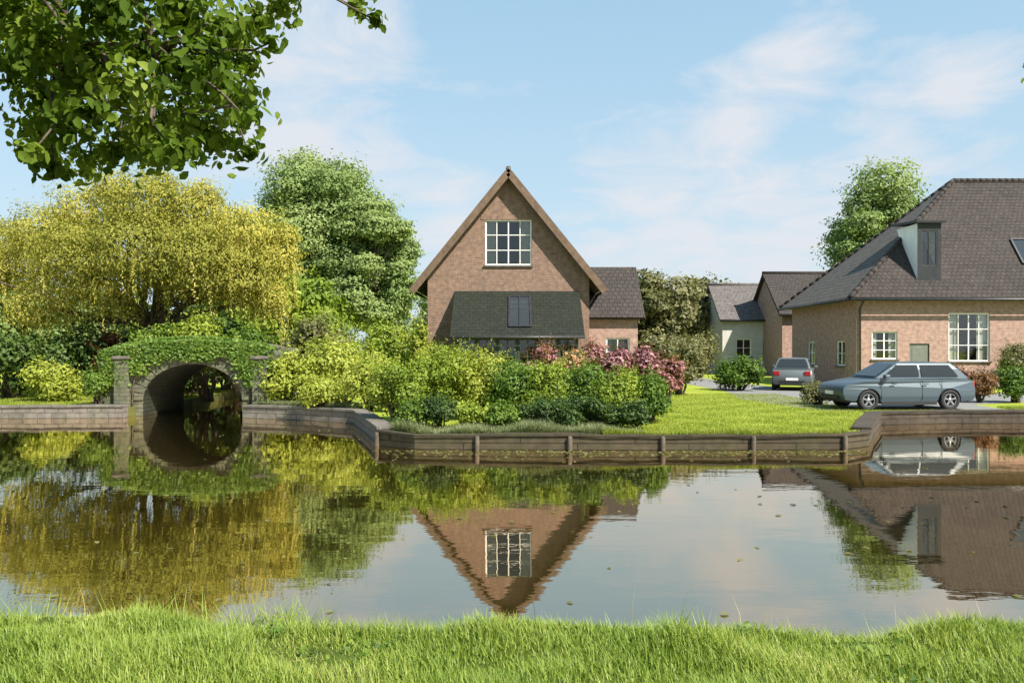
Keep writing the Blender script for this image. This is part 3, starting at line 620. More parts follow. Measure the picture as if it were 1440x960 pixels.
def right_house():
    D=40.0; x0=17.3; x1=33.0; dp=9.2; g=GZ; ev=4.85; rz=11.6; ym=D+dp/2; rx=24.7
    t=thing('brick_house','large pink brick house with a broad grey brown hipped roof and dormer','house',(x0,D,g))
    b=MB(); w=x1-x0
    holes=[(X(1226,D)-x0,X(1262,D)-x0,Z(505,D),Z(466,D)),(X(1334,D)-x0,X(1392,D)-x0,Z(508,D),Z(440,D)),(11.4,12.9,1.4,3.2)]
    dh=(X(1279,D)-x0,X(1307,D)-x0,g,g+2.15)
    wall_face(b,[(0,g),(w,g),(w,ev),(0,ev)],holes+[(dh[0],dh[1],g+.02,dh[3])],(x0,D,0),(1,0,0),M['pinkbrick'],nin=(0,1,0))
    wall_face(b,[(0,g),(w,g),(w,ev),(0,ev)],[],(x0,D+dp,0),(1,0,0),M['pinkbrick'],nin=(0,-1,0))
    sh=[(1.4,2.5,1.3,2.6),(5.5,6.6,1.3,2.6)]
    wall_face(b,[(0,g),(dp,g),(dp,ev),(0,ev)],sh,(x0,D,0),(0,1,0),M['pinkbrick'],nin=(1,0,0))
    wall_face(b,[(0,g),(dp,g),(dp,ev),(0,ev)],[],(x1,D,0),(0,1,0),M['pinkbrick'],nin=(-1,0,0))
    b.build('wall',t)
    for h,cr in zip(holes,((2,3),(4,3),(2,3))): window(t,(x0,D,0),(1,0,0),(0,1,0),*h,cols=cr[0],rows=cr[1],curtain=(-1,1))
    for h in sh: window(t,(x0,D,0),(0,1,0),(1,0,0),*h,cols=2,rows=2)
    k=MB(); k.box(x0+dh[0]+.02,x0+dh[1]-.02,D+.06,D+.11,g+.02,dh[3]-.02,M['door'])
    for zz in(.25,1.25):
        k.box(x0+dh[0]+.15,x0+dh[1]-.15,D+.045,D+.057,g+zz,g+zz+.75,M['door'])
    d=k.build('door',t,.006); k=MB(); k.lathe((x0+dh[1]-.13,D-.0,g+1.05),[(.0,0),(.03,.005),(.03,.03),(.012,.045)],M['zinc'],10,'y'); k.build('handle',d)
    o=.55; e=ev-.12
    A=(x0-o,D-o,e);B=(x1+o,D-o,e);Cc=(x1+o,D+dp+o,e);E=(x0-o,D+dp+o,e); P1=(rx,ym,rz);P2=(x1-4,ym,rz)
    r=MB()
    roof_slab(r,[A,B,P2,P1],.18,M['tile_x']); roof_slab(r,[Cc,E,P1,P2],.18,M['tile_x']); roof_slab(r,[E,A,P1],.18,M['tile_y']); roof_slab(r,[B,Cc,P2],.18,M['tile_y'])
    ro=r.build('roof',t)
    k=MB()
    def run(a,c,n):
        a=Vector(a);c=Vector(c)
        for i in range(n): k.tube([a.lerp(c,i/n),a.lerp(c,(i+.96)/n)],[.13,.115],M['tile_x'],8)
    run(P1,P2,12); run(A,P1,26); run(E,P1,26); k.build('ridge_tiles',ro)
    k=MB(); k.tube([(x0-o,D-o-.06,e-.1),(x1+o,D-o-.06,e-.1)],[.075,.075],M['gutter'],8); k.tube([(x0-o-.06,D-o,e-.1),(x0-o-.06,D+dp+o,e-.1)],[.075,.075],M['gutter'],8); k.build('gutter',t)
    k=MB(); k.tube([(x0+.15,D-.5,e-.15),(x0+.15,D-.08,e-.5),(x0+.15,D-.08,g)],[.045]*3,M['gutter'],8); k.build('downpipe',t)
    sl=(rz-e)/(ym-(D-o))
    def ry(z): return D-o+(z-e)/sl
    # tall dormer: dark slate hung front with dark window, pale boarded cheeks
    a,c=20.42,21.62; zb,zt=5.1,8.5; yf=D+.12
    dm=MB(); wh=(.2,c-a-.2,zb+1.25,zt-.35)
    wall_face(dm,[(0,zb-.1),(c-a,zb-.1),(c-a,zt),(0,zt)],[wh],(a,yf,0),(1,0,0),M['zinc'],depth=.1,nin=(0,1,0))
    for xx in(a,c): dm.add([(xx,yf,zb-.1),(xx,yf,zt),(xx,ry(zt),zt)],[(0,1,2)],M['pale_lead'])
    do=dm.build('dormer',t); window(do,(a,yf,0),(1,0,0),(0,1,0),*wh,cols=2,rows=3,fm='gutter',sill=False,name='dormer_window',depth=.05)
    dr=MB(); roof_slab(dr,[(a-.15,yf-.2,zt+.13),(c+.15,yf-.2,zt+.13),(c+.15,ry(zt+.45),zt+.33),(a-.15,ry(zt+.45),zt+.33)],.12,M['zinc']); dr.build('dormer_roof',do)
    # roof window near the right end
    k=MB()
    u0,u1=X(1426,41.5),X(1470,41.5)
    def rp(u,z,n): nn=Vector((0,-sl,1)).normalized(); return Vector((u,ry(z),z))+nn*n
    za,zc=Z(374,41.8),Z(340,42.6)
    k.add([rp(u0,za,.05),rp(u1,za,.05),rp(u1,zc,.05),rp(u0,zc,.05)],[(0,1,2,3)],M['skyglass'])
    for (p,q) in(((u0,za),(u1,za)),((u0,zc),(u1,zc)),((u0,za),(u0,zc)),((u1,za),(u1,zc))): k.bar(rp(*p,.05),rp(*q,.05),.09,.1,M['zinc'],(0,-sl,1))
    k.build('rooflight',ro)
    chimney(t,31.5,ym,rz-.4,rz+1.4,1.0,.6,M['pinkbrick'],2)
right_house()

def cottage(label,D,x0,x1,dp,ev,rz,wm,rm,holes,side='x',chim=None,door=None):
    g=GZ; t=thing('cottage',label,'cottage',(x0,D,g)); w=x1-x0; b=MB(); ym=D+dp/2
    wall_face(b,[(0,g),(w,g),(w,ev),(0,ev)],holes,(x0,D,0),(1,0,0),wm,nin=(0,1,0))
    wall_face(b,[(0,g),(w,g),(w,ev),(0,ev)],[],(x0,D+dp,0),(1,0,0),wm,nin=(0,-1,0))
    for xx,s in((x0,1),(x1,-1)): wall_face(b,[(0,g),(dp,g),(dp,ev),(dp/2,rz-.15),(0,ev)],[],(xx,D,0),(0,1,0),wm,nin=(s,0,0))
    b.build('wall',t)
    for h in holes: window(t,(x0,D,0),(1,0,0),(0,1,0),*h,cols=2,rows=2)
    r=MB(); e=ev-.12
    roof_slab(r,[(x0-.25,D-.35,e-.1),(x1+.25,D-.35,e-.1),(x1+.25,ym,rz),(x0-.25,ym,rz)],.15,rm); roof_slab(r,[(x0-.25,D+dp+.35,e-.1),(x1+.25,D+dp+.35,e-.1),(x1+.25,ym,rz),(x0-.25,ym,rz)],.15,rm); ro=r.build('roof',t)
    k=MB(); k.tube([(x0-.25,ym,rz),(x1+.25,ym,rz)],[.13,.13],rm,8); k.build('ridge_tiles',ro)
    k=MB(); k.tube([(x0-.25,D-.4,e-.12),(x1+.25,D-.4,e-.12)],[.07,.07],M['gutter'],8); k.build('gutter',t)
    if chim is not None: chimney(t,chim,ym,rz-.5,rz+.9,.75,.5,M['shadebrick'],2)
D2=58.0; ax=X(1016,D2)
cottage('pale limewashed cottage with a grey slate roof far behind the lawn',D2,ax,X(1098,D2),6.5,Z(446,D2),Z(400,61),M['render'],M['slate'],[(1.0,2.1,1.6,2.9),(2.9,3.8,1.6,2.9)])
D3=54.0
cottage('brown brick cottage with a steep gable left of the large pink house',D3,X(1100,D3),X(1215,D3),7,Z(438,D3),Z(384,57.5),M['pinkbrick'],M['tile_x'],[(.9,1.9,1.5,2.9),(3.0,4.0,1.5,2.9)],chim=None)

# ================================================================ vehicles
def car(label,loc,rot,paint,length=4.25):
    t=thing('parked_car',label,'car',(0,0,0)); k=length/4.25
    pm=M[paint]; dk=M['trim']; hwid=.86
    # lower body: side outline with wheel arches, lofted over the width with tumblehome
    wx=(-1.28*k,1.32*k); wr=.37
    def arch(c): return [(c+wr*math.cos(a),.31+wr*math.sin(a)) for a in np.linspace(math.pi,0,11)]
    bot=[(-2.08*k,.30)]+[(-1.66*k,.24)]+arch(wx[0])+[(-.85*k,.2),(.9*k,.2)]+arch(wx[1])+[(1.75*k,.26),(2.05*k,.32)]
    top=[(2.13*k,.5),(2.12*k,.68),(2.0*k,.80),(1.5*k,.9),(1.02*k,.97),(0,.99),(-1.3*k,1.0),(-1.85*k,.98),(-2.07*k,.9),(-2.13*k,.62),(-2.12*k,.45)]
    prof=bot+top; n=len(prof)
    lay=[(-hwid+.07,.965),(-hwid,.985),(-hwid-.005,1.0),(hwid+.005,1.0),(hwid,.985),(hwid-.07,.965)]
    ins=[.05,.012,0,0,.012,.05]
    ys=[-.90,-.89,-.84,.84,.89,.90]
    b=MB(); vs=[]
    for s,i in zip(ys,(1.0,.6,0,0,.6,1.0)):
        for p in prof:
            zc=.62; q=(p[0]*(1-.012*i), zc+(p[1]-zc)*(1-.06*i))
            # sides lean in towards the bottom and the waist
            yy=s*(1-.05*max(0,(p[1]-.75)/.3)-.05*max(0,(.45-p[1])/.25)) if p[1]<.9 or True else s
            vs.append((q[0],yy*(1-.06*max(0,(abs(p[0])-1.5*k))/.6),q[1]))
    fs=[(j*n+i,j*n+(i+1)%n,(j+1)*n+(i+1)%n,(j+1)*n+i) for j in range(5) for i in range(n)]
    b.add(vs,fs,pm,True); 
    from mathutils.geometry import tessellate_polygon
    tris=tessellate_polygon([[Vector((p[0],p[1],0)) for p in prof]])
    for base in(0,5*n):
        b.add([vs[base+i] for i in range(n)],[tuple(x) for x in tris],pm)
    body=b.build('body',t)
    # underside and arch liners
    l=MB(); l.box(-1.95*k,1.95*k,-.74,.74,.24,.7,dk); l.build('underbody',t)
    # cabin: pillars and roof as painted shell, windows as dark panels in it
    zb,zt=.985,1.46
    bx=[(-1.95*k,-.78),(1.05*k,-.78),(1.05*k,.78),(-1.95*k,.78)]; tx=[(-1.45*k,-.6),(.28*k,-.6),(.28*k,.6),(-1.45*k,.6)]
    c=MB(); rows=[]
    for f in(0,.55,.85,1.0):
        bulge=1+.03*math.sin(f*math.pi)
        rows.append([(a[0]+(d[0]-a[0])*f,(a[1]+(d[1]-a[1])*f)*bulge,zb+(zt-zb)*(f**.92)) for a,d in zip(bx,tx)])
    vv=sum(rows,[]); ff=[(r*4+i,r*4+(i+1)%4,(r+1)*4+(i+1)%4,(r+1)*4+i) for r in range(3) for i in range(4)]
    cx0=-.58*k
    vv.append((cx0,0,zt+.035)); ff+=[(12+i,12+(i+1)%4,16) for i in range(4)]
    c.add(vv,ff,pm,False); cab=c.build('cabin',t,.04)
    def side(s,a0,a1,b0,b1):
        def q(x,f,lat): 
            yb=.78+(.6-.78)*f; yb*=1+.03*math.sin(f*math.pi); return (x,s*(yb+lat),zb+(zt-zb)*(f**.92))
        w=MB(); pts=[]
        for f in(.08,.45,.84):
            pts+= [q(a0+(b0-a0)*f,f,.018),q(a1+(b1-a1)*f,f,.018)]
        w.add(pts,[(0,1,3,2),(2,3,5,4)],M['carglass'],True); w.build('window',cab)
    for s in(-1,1):
        side(s,-1.62*k,-.42*k,-1.3*k,-.42*k); side(s,-.34*k,.86*k,-.34*k,.24*k)
    def end(xb,xt,sg):
        w=MB(); pts=[]
        for f in(.08,.5,.9):
            x=xb+(xt-xb)*f+sg*.02; yy=(.78+(.6-.78)*f)*(1+.03*math.sin(f*math.pi))-.09
            pts+=[(x,-yy,zb+(zt-zb)*f**.92+.012),(x,yy,zb+(zt-zb)*f**.92+.012)]
        w.add(pts,[(0,1,3,2),(2,3,5,4)],M['carglass'],True); w.build('windscreen' if sg>0 else 'rear_window',cab)
    end(1.05*k,.28*k,1); end(-1.95*k,-1.45*k,-1)
    for xx in wx:
        for s in(-1,1):
            w=MB(); y=s*.80
            w.lathe((xx,y,.315),[(.2,-.09),(.29,-.1),(.315,-.07),(.315,.07),(.29,.1),(.2,.09),(.2,-.09)],M['tyre'],28,'y'); wo=w.build('wheel',t)
            r=MB(); yo=s*.085
            r.lathe((xx,y,.315),[(.0,yo*.8),(.05,yo),(.06,yo*.7)],M['alloy'],20,'y'); r.lathe((xx,y,.315),[(.175,yo*.9),(.205,yo),(.205,-yo)],M['alloy'],28,'y'); r.lathe((xx,y,.315),[(0,0),(.2,0)],M['trim'],20,'y')
            for q in range(5):
                a=2*math.pi*q/5+.3; r.bar((xx+.03*math.cos(a),y+yo*.75,.315+.03*math.sin(a)),(xx+.19*math.cos(a),y+yo*.85,.315+.19*math.sin(a)),.05,.03,M['alloy'],(0,1,0))
            r.build('rim',wo)
    for s in(-1,1):
        h=MB(); h.add([(2.10*k,s*.5,.6),(2.04*k,s*.8,.62),(1.93*k,s*.8,.78),(2.02*k,s*.5,.74)],[(0,1,2,3)],M['lamp']); 
        h.v=[(a+.03,b_,c_) for a,b_,c_ in h.v]; h.build('headlight',t)
        h=MB(); h.box(-2.14*k,-2.02*k,s*.52-.0 if s>0 else -.78,.78 if s>0 else s*.52,.68,.88,M['taillamp']); h.build('taillight',t,.02)
        m=MB(); m.box(.7*k,.86*k,s*.84 if s>0 else -1.02,1.02 if s>0 else -.84,.98,1.1,pm); m.build('mirror',t,.03)
        for xx in(-.40*k,.62*k):
            h=MB(); h.box(xx-.16,xx,.905 if s>0 else -.93,.93 if s>0 else -.905,.80,.825,dk); h.build('door_handle',t,.005)
        for xx in(-1.0*k,-.38*k,.92*k):
            h=MB(); h.bar((xx,s*.903,.33),(xx,s*.893,.93),.012,.012,dk); h.build('door_seam',t)
        h=MB(); h.box(-.85*k,.9*k,s*.85 if s>0 else -.88,.88 if s>0 else -.85,.17,.27,dk); h.build('sill_trim',t)
    for x,s in((2.11*k,1),(-2.13*k,-1)):
        g=MB(); g.box(min(x,x+s*.03),max(x,x+s*.03),-.55,.55,.34,.46,dk); g.build('bumper_grille',t,.01)
        g=MB(); g.box(min(x,x+s*.045),max(x,x+s*.045),-.26,.26,.47,.58,M['white']); g.build('number_plate',t)
    t.location=loc; t.rotation_euler=(0,0,rot)
    return t
M['silver']=plain('blue silver paint',(.055,.08,.10),.45,.35,.15,.2); M['greypaint']=plain('grey paint',(.12,.135,.14),.38,.4,.25,.35)
M['trim']=plain('black trim',(.012,.012,.013),.6); M['tyre']=plain('tyre rubber',(.015,.015,.016),.85); M['alloy']=plain('alloy',(.5,.5,.52),.3,.5,.9)
M['carglass']=glass_mat('car glass',(.02,.024,.026)); M['lamp']=plain('lamp lens',(.7,.7,.7),.1); M['taillamp']=plain('tail lamp',(.3,.01,.01),.2)
car('blue silver hatchback parked on the gravel drive close to the water',(X(1258,25.3),25.3,GZ+.005),math.pi+R(4),'silver')
car('grey car parked farther back on the drive beside the brown cottage',(X(1122,37),37.5,GZ+.005),R(68),'greypaint',4.0)

# ================================================================ trees and shrubs
# golden weeping tree behind the bridge
def golden():
    D=33.0; x=X(200,D); z0=GZ; rng=random.Random(11)
    t=thing('weeping_tree','broad golden yellow weeping tree spreading above the stone bridge','tree',(x,D,z0))
    tops=[]
    for px,py,r,dd in((60,330,50,0),(130,300,55,1),(200,290,55,-1),(275,300,52,0),(345,325,50,-1),(385,365,40,0),(30,380,50,1),(110,360,60,-2),(190,350,65,-2.5),(270,360,60,-2),(340,385,50,-1.5),
        (60,430,45,-1),(150,405,52,-1.5),(240,385,48,-1),(310,395,45,-.6),(375,420,35,-.5),(230,320,45,2.5),(100,330,50,3),(310,340,50,3),(10,340,45,2),(-40,380,50,0),(400,330,22,0),(160,262,30,0),(225,258,28,.5),(285,275,25,0)):
        p=P(px,py,D+dd); rr=r/F*D; tops.append((p.x,p.y,p.z,rr,rr*.75))
    mb=MB(); fork=Vector((x+.3,D,3.0))
    mb.tube([(x,D,z0-.2),(x,D,z0+.2),(x+.15,D,1.8),fork],[.62,.45,.36,.32],M['bark'],10)
    for c in tops: limb(mb,fork,c[:3],.13,.02,rng,M['bark'],6,5,.07)
    mb.build('trunk',t)
    p,sz,nn,tone=clumps_leaves(tops,95000,.125,21,shell=.55,up=.5)
    # hanging strands
    r=np.random.default_rng(4); A=np.array(tops); q=[];qn=[];qt=[]
    for i in range(950):
        c=A[r.integers(len(A))]; a=r.random()*6.28; k=.5+.55*r.random()
        sx,sy=c[0]+math.cos(a)*c[3]*k,c[1]+math.sin(a)*c[3]*k; zt=c[2]-c[4]*.3*r.random(); ln=r.uniform(.5,1.9); m=int(ln*13); tn=r.random()
        for j in range(m):
            q.append((sx+r.normal()*.04+j*.003,sy+r.normal()*.04,zt-ln*j/m)); qn.append(r.normal(size=3)*.5+np.array([math.cos(a),math.sin(a),.3])); qt.append(.25+.5*tn+.25*r.random())
    p=np.concatenate([p,q]); nn=np.concatenate([nn,qn]); tone=np.concatenate([tone,qt]); sz=np.concatenate([sz,np.full(len(q),.115)])
    leaf_mesh('crown',p,sz,nn,tone,M['leaf_yellow'],t,.42,(0,0,-.9),3)
golden()
# big dark tree on the near bank, its boughs hanging into the picture from the left
def near_tree():
    x,y,z0=-6.4,4.6,.4; rng=random.Random(5)
    t=thing('broadleaf_tree','dark green broadleaf tree with boughs hanging in from the upper left','tree',(x,y,z0))
    spec=[(20,20,70),(80,70,75),(150,20,60),(60,140,55),(130,110,70),(90,180,45),(200,60,65),(180,130,60),(215,185,55),(260,20,65),(265,100,65),(255,165,55),(320,40,45),(310,120,50),(300,195,48),(345,165,32),(350,90,28),(395,15,28),(350,215,26),(75,225,25),(130,222,22),(215,225,32),(30,-40,90),(130,-60,100),(240,-60,90),(340,-50,60),(430,-60,60),(-60,40,80),(-60,130,60),(500,10,20),(525,28,16),(515,-20,24),(400,-10,26),(60,60,60),(110,70,60),(60,190,45),(120,160,40),(190,195,45),(240,205,42),(165,215,34),(330,60,40),(25,90,50),(300,80,50),(330,140,45),(250,215,34),(365,30,32),(380,60,22),(75,240,26),(120,242,26),(45,215,24),(150,215,26)]
    cl=[]
    for i,(px,py,r) in enumerate(spec):
        D=8.2+1.2*math.sin(i*2.4); p=P(px,py,D); rr=r/F*D; cl.append((p.x,p.y,p.z,rr,rr*.8))
    for i in range(34):   # rest of the crown, out of frame to the left and above
        a=rng.uniform(0,6.28); q=rng.uniform(.3,1); cl.append((x-1.0+math.cos(a)*3.6*q,y+.5+math.sin(a)*3.2*q,rng.uniform(5.6,10),rng.uniform(.6,1.0)))
    cl=[c for c in cl if not (c[1]<5 and c[0]>-3.2)]
    mb=MB(); f1=Vector((x+.1,y+.2,3.4))
    mb.tube([(x,y,z0-.3),(x,y,z0+.2),(x-.05,y+.1,2.0),f1,(x-.3,y+.5,6),(x-.5,y+.7,8.5)],[.5,.34,.28,.25,.17,.06],M['bark'],12)
    hub=[P(40,-60,7.6),P(170,-40,8.2),P(290,-70,8.6),P(110,60,8.2),P(230,90,8.8)]
    limb(mb,f1,hub[0],.15,.09,rng,M['bark'],8,6,.04); limb(mb,hub[0],hub[1],.09,.06,rng,M['bark'],7,5,.04); limb(mb,hub[1],hub[2],.06,.04,rng,M['bark'],7,5,.04)
    limb(mb,hub[0],hub[3],.06,.035,rng,M['bark'],7,5,.04); limb(mb,hub[1],hub[4],.05,.03,rng,M['bark'],7,5,.04); limb(mb,hub[2],P(510,-10,8.6),.035,.01,rng,M['bark'],6,5,.05)
    for c in cl:
        cv=Vector(c[:3]); s=min(hub+[Vector((x-.3,y+.5,6))],key=lambda h:(h-cv).length); limb(mb,s,cv,.03,.008,rng,M['bark'],5,4,.1)
    mb.build('trunk',t)
    p,sz,nn,tone=clumps_leaves(cl,47000,.11,9,shell=.12,up=.4,jit=.5)
    leaf_mesh('crown',p,sz,nn,tone,M['leaf_dark'],t,.62,(0,0,-.5),2)
near_tree()
# tree at the right of the near bank: only a twig of it reaches the picture
tree('broadleaf_tree','small leafy tree on the near bank whose twig tip shows at the right edge',9.6,8.4,.35,8.0,3.2,3.0,M['leaf_mid'],9000,.12,71,crown_lo=.38,nclump=22,extra=[(6.0,9.0,Z(82,9.0),.26,.2)])

tree('tall_tree','tall soft green tree rising behind the golden tree',X(452,84),84,GZ,Z(203,84)-GZ,7.0,6,M['leaf_far'],85000,.31,31,crown_lo=.1,nclump=42,cr=.4,group='tall trees behind the bridge')
tree('tall_tree','tall green tree nearest the left side of the gabled house',X(525,80),80,GZ,Z(262,80)-GZ,4.2,5,M['leaf_far'],60000,.29,32,crown_lo=.08,nclump=30,cr=.42,group='tall trees behind the bridge')
tree('tall_tree','tall tree mostly hidden behind the crown of the golden tree',X(330,92),92,GZ,Z(300,92)-GZ,8.0,5,M['leaf_far'],20000,.5,33,crown_lo=.1,nclump=28,cr=.4,group='tall trees behind the bridge')
tree('tall_tree','green tree rising behind the hipped roof of the large pink house',X(1250,66),66,GZ,Z(246,66)-GZ,5.2,4.5,M['leaf_far'],60000,.25,35,crown_lo=.2,nclump=30,cr=.4)
tree('olive_tree','olive green tree right of the gabled house, nearest its side wing',X(915,58),58,GZ,Z(378,58)-GZ,3.0,3,M['leaf_olive'],16000,.28,36,crown_lo=.1,nclump=18,cr=.42)
tree('olive_tree','olive green tree between the gabled house and the pale cottage',X(985,64),64,GZ,Z(380,64)-GZ,3.0,3,M['leaf_olive'],16000,.3,37,crown_lo=.1,nclump=18,cr=.42)
shrub('dark_bush','dark olive bush in front of the pale cottage',X(968,48),48,GZ,3.2,1.9,M['leaf_olive'],8000,.2,38,cat='bush')
for i,(px,D,top,rx,lab) in enumerate(((20,75,395,7,'far green tree at the left edge below the golden crown'),(140,80,400,8,'far green tree behind the bridge parapet'),(640,95,405,6,'far tree behind the gabled house on its left'),(840,100,400,7,'far tree behind the roof of the side wing'),(1060,110,418,7,'far tree behind the pale cottage roof'),(1180,120,405,8,'far tree behind the brown cottage'),(400,70,380,4.5,'yellow green tree between the golden tree and the tall trees'))):
    tree('distant_tree',lab,X(px,D),D,GZ,Z(top,D)-GZ,rx,4,M['leaf_bright' if px==400 else 'leaf_far'],9000,.5,50+i,crown_lo=.02,nclump=18,cr=.5)

# shrubs on the left bank
SH=[('dark_bush','large dark green bush on the left edge of the far lawn',15,30,3.0,2.0,'leaf_deep',9000,.17),
    ('dark_bush','dark green bush under the golden tree left of the bridge',95,31.5,2.9,1.7,'leaf_deep',8000,.17),
    ('dark_bush','shadowy evergreen bush just left of the bridge parapet',120,33,2.8,1.2,'leaf_deep',5000,.17),
    ('russet_bush','russet leaved bush left of the bridge under the golden tree',152,32,3.2,.8,'leaf_russet',2600,.15),
    ('green_bush','low yellow green bush on the left lawn',75,28.5,1.5,1.2,'leaf_lime',5000,.13),
    ('green_bush','mid green bush against the left end of the bridge',140,25.9,1.5,.5,'leaf_mid',4000,.11),
    ('dark_bush','dark bush added to darken the inlet behind the bridge on the left',228,35,4.0,2.2,'leaf_deep',9000,.2),  # inlet bushes behind the bridge are added to keep the arch opening dark
    ('dark_bush','dark bush added to darken the inlet behind the bridge on the right',325,36,4.0,2.2,'leaf_deep',9000,.2),
    ('dark_bush','low dark bush added to darken the arch view just behind the bridge',272,32.6,1.9,.85,'leaf_deep',4500,.13),
    ('dark_bush','dark bush added to darken the view at the left inside the arch',262,37,2.2,1.3,'leaf_deep',4500,.15),
    ('dark_bush','dark bush added to darken the end of the inlet seen through the arch',272,46,4.2,3.0,'leaf_deep',9000,.24),
    ('green_bush','tall fresh green bush behind the bridge parapet right of the arch top',292,30.2,4.1,1.15,'leaf_bright',7000,.14),
    ('dark_bush','tall dark green bush behind the bridge parapet over the arch',228,30.4,3.6,1.1,'leaf_mid',7000,.14),
    ('green_bush','mid green bush behind the right end of the parapet',345,30.6,3.6,1.0,'leaf_mid',5000,.14),
    ('green_bush','pale yellow green bush at the right end of the bridge',412,26.4,2.15,1.0,'leaf_lime',8000,.12),
    ('green_bush','olive bush behind the right end of the bridge',440,31,3.7,1.4,'leaf_olive',6000,.16),
    ('green_bush','large green bush behind the tall yellow green bush',470,44,4.2,2.2,'leaf_bright',7000,.2),
    ('green_bush','tall yellow green bush between bridge and hedge',480,27,2.55,1.35,'leaf_lime',9000,.13),
    ('green_bush','bright low bush at the water wall between bridge and hedge',452,24.6,1.25,.75,'leaf_lime',4000,.1),
    ('green_bush','bright round bush at the left end of the hedge',520,24.2,2.0,.9,'leaf_lime',6000,.11),
    ('yellow_bush','straw yellow bush against the left wall of the gabled house',592,34,4.3,.62,'leaf_lime',3500,.14),
    ('green_bush','green bush in front of the tall trees left of the gabled house',545,36,3.4,1.6,'leaf_bright',7000,.16)]
for i,(nm_,lab,px,D,h,r,m,n,ls) in enumerate(SH):
    shrub(nm_,lab,X(px,D),D,GZ,h,r,M[m],n,ls,200+i,cat='bush')
def ivy():
    t=thing('ivy','green ivy creeping over the parapet and piers of the stone bridge','ivy',(-10.4,25.9,.4)); r=np.random.default_rng(8); p=[];nn=[];tn=[]
    for i in range(30):
        x=r.uniform(-13.2,-8.0); zt=2.36-.05*(x+10.42)**2+.12; l=r.uniform(.25,.75) if abs(x+10.42)<1.7 else r.uniform(.4,1.5); w=r.uniform(.15,.38); m=int(300*w*(l+.2)/.2); k=r.random()
        z=zt-l*r.random(m)**1.3; xx=x+r.normal(size=m)*w*.6
        d=(((xx+10.42)/1.68)**2+(np.maximum(z-.5,0)/1.27)**2)>1
        y=25.9-r.random(m)*.13; over=r.random(m)<.25; y=np.where(over,25.9+r.random(m)*.5,y); z=np.where(over,2.36-.05*(xx+10.42)**2+.14+r.random(m)*.1,z)
        for q in range(m):
            if d[q]: p.append((xx[q],y[q],z[q])); nn.append(r.normal(size=3)*.5+np.array([0,-1,.5])); tn.append(.5*k+.5*r.random())
    leaf_mesh('foliage',np.array(p),np.full(len(p),.10)*r.uniform(.7,1.3,len(p)),np.array(nn),np.array(tn),M['leaf_mid'],t,.8,None,3)
    rr=random.Random(2)
    for x in(-13,-12.4,-8.6,-8.2):
        b=MB(); limb(b,(x,25.95,.3),(x+rr.uniform(-.3,.3),25.93,2.0),.03,.012,rr,M['bark'],6,6,.03); b.build('stem',t)
ivy()
# planting on the promontory: hedge of round bushes with a foot of low dark bushes, sedges on the edge
HB=[(560,20.5,2.1,.85,'leaf_bright','round yellow green bush at the left tip of the lawn'),(612,21,2.35,.95,'leaf_bright','tall lime green bush left in front of the gabled house'),(668,21.4,2.35,.85,'leaf_lime','yellowest bush of the hedge below the rooflight'),
    (722,21,1.95,.85,'leaf_mid','mid green bush in the middle of the hedge'),(776,20.6,1.8,.8,'leaf_bright','fresh green bush right of the hedge middle'),(826,20.8,1.85,.8,'leaf_mid','mid green bush below the peach flowers'),
    (872,20.4,1.7,.72,'leaf_bright','yellow green bush below the purple bush'),(912,20.6,1.5,.6,'leaf_mid','low green bush ending the hedge beside the lawn')]
for i,(px,D,h,r,m,lab) in enumerate(HB):
    shrub('hedge_bush',lab,X(px,D),D,GZ,h,r,M[m],9000,.085,300+i,cat='bush',group='bushes of the hedge in front of the gabled house',nclump=17)
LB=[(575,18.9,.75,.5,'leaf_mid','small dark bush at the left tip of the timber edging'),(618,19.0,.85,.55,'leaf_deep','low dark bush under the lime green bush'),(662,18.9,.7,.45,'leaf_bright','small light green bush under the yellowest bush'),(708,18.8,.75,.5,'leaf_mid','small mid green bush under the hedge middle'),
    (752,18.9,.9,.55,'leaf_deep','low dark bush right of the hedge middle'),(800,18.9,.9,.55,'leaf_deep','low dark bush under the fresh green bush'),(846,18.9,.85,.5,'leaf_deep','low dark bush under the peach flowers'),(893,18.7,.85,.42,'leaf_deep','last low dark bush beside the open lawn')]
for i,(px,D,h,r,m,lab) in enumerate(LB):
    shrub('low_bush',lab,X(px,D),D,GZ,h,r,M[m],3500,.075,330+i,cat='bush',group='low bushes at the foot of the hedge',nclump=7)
FB=[(765,25.4,2.6,.62,'leaf_russet','petal_pink','pink flowering bush left of the peach flowers'),(800,25.6,2.6,.62,'leaf_olive','petal_peach','peach flowering bush in front of the garden room'),(838,27,2.6,.7,'leaf_russet','petal_pink','tall dusky pink bush at the corner of the gabled house'),
    (868,26.4,2.3,.62,'leaf_purple','petal_pink','dark purple leaved bush right of the peach flowers'),(905,26.8,2.35,.62,'leaf_purple','petal_pink','purple pink flowering bush nearest the olive trees'),(940,27.5,2.0,.6,'leaf_russet','petal_pink','rusty red bush at the right end of the flowers')]
for i,(px,D,h,r,m,fl,lab) in enumerate(FB):
    shrub('flowering_bush',lab,X(px,D),D,GZ,h,r,M[m],4200,.09,360+i,cat='bush',flower=M[fl],nfl=1800,fsize=.1,group='flowering bushes behind the hedge')
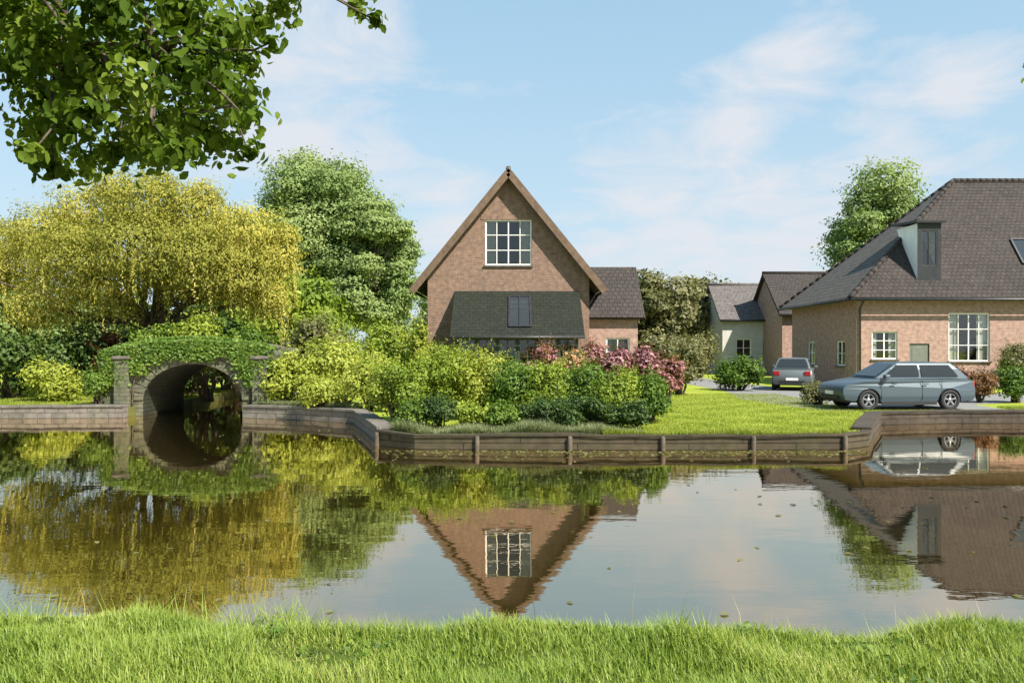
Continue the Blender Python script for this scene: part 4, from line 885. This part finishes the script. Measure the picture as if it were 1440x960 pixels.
shrub('green_bush','dark green bush behind the purple flowers on the lawn edge',X(955,33),33,GZ,2.9,1.2,M['leaf_olive'],6000,.14,381,cat='bush')
shrub('green_bush','low olive bush at the far end of the open lawn',X(1040,36),36,GZ,1.6,1.5,M['leaf_mid'],6000,.14,382,cat='bush')
# right bank
shrub('dark_bush','dark reddish bush between the blue silver car and the russet bush',X(1342,28.6),28.6,GZ,1.5,.5,M['leaf_purple'],2600,.09,390,cat='bush')
shrub('russet_bush','russet bush on the right lawn in front of the pink house',X(1378,28),28,GZ,1.45,.5,M['leaf_russet'],2800,.09,391,cat='bush')
shrub('green_bush','green bush at the right edge on the lawn of the pink house',X(1428,28),28,GZ,1.55,.75,M['leaf_mid'],4200,.1,392,cat='bush')
shrub('green_bush','climbing olive bush against the pink wall at the right edge',X(1426,38.8),38.8,GZ,2.6,.9,M['leaf_olive'],4500,.13,393,cat='bush')
shrub('green_bush','low dark bush left of the blue silver car',X(1150,27),27,GZ,.9,.6,M['leaf_olive'],2600,.09,394,cat='bush')
# sedges
rng=np.random.default_rng(77)
n=16000; x=rng.uniform(-2.7,2.9,n); y=np.interp(x,[-3,-2,2.5,3],[18.25,17.62,17.48,17.48])+rng.random(n)**1.5*1.6
o=grass('sedge_grass',np.stack([x,y,np.full(n,GZ-.02)],1),.22+.12*np.sin(x*3)*np.sin(x*1.3+1),M['sedge'],41,.007,.8); o['kind']='stuff'
n=4000; x=rng.uniform(-24,-12.7,n); y=np.interp(x,[-24,-13],[24.9,25.4])+rng.random(n)**2*.7
o=grass('sedge_grass',np.stack([x,y,np.full(n,GZ-.02)],1),np.full(n,.11),M['sedge'],42,.009,.7); o['kind']='stuff'
n=7000; t=rng.random(n); x=np.interp(t,[0,.5,1],[-8.2,-6.4,-4.6]); y=np.interp(t,[0,.5,1],[25.6,24.95,23.8])+rng.random(n)**2*.8
o=grass('sedge_grass',np.stack([x,y,np.full(n,GZ-.02)],1),np.full(n,.26),M['sedge'],43,.009,.7); o['kind']='stuff'
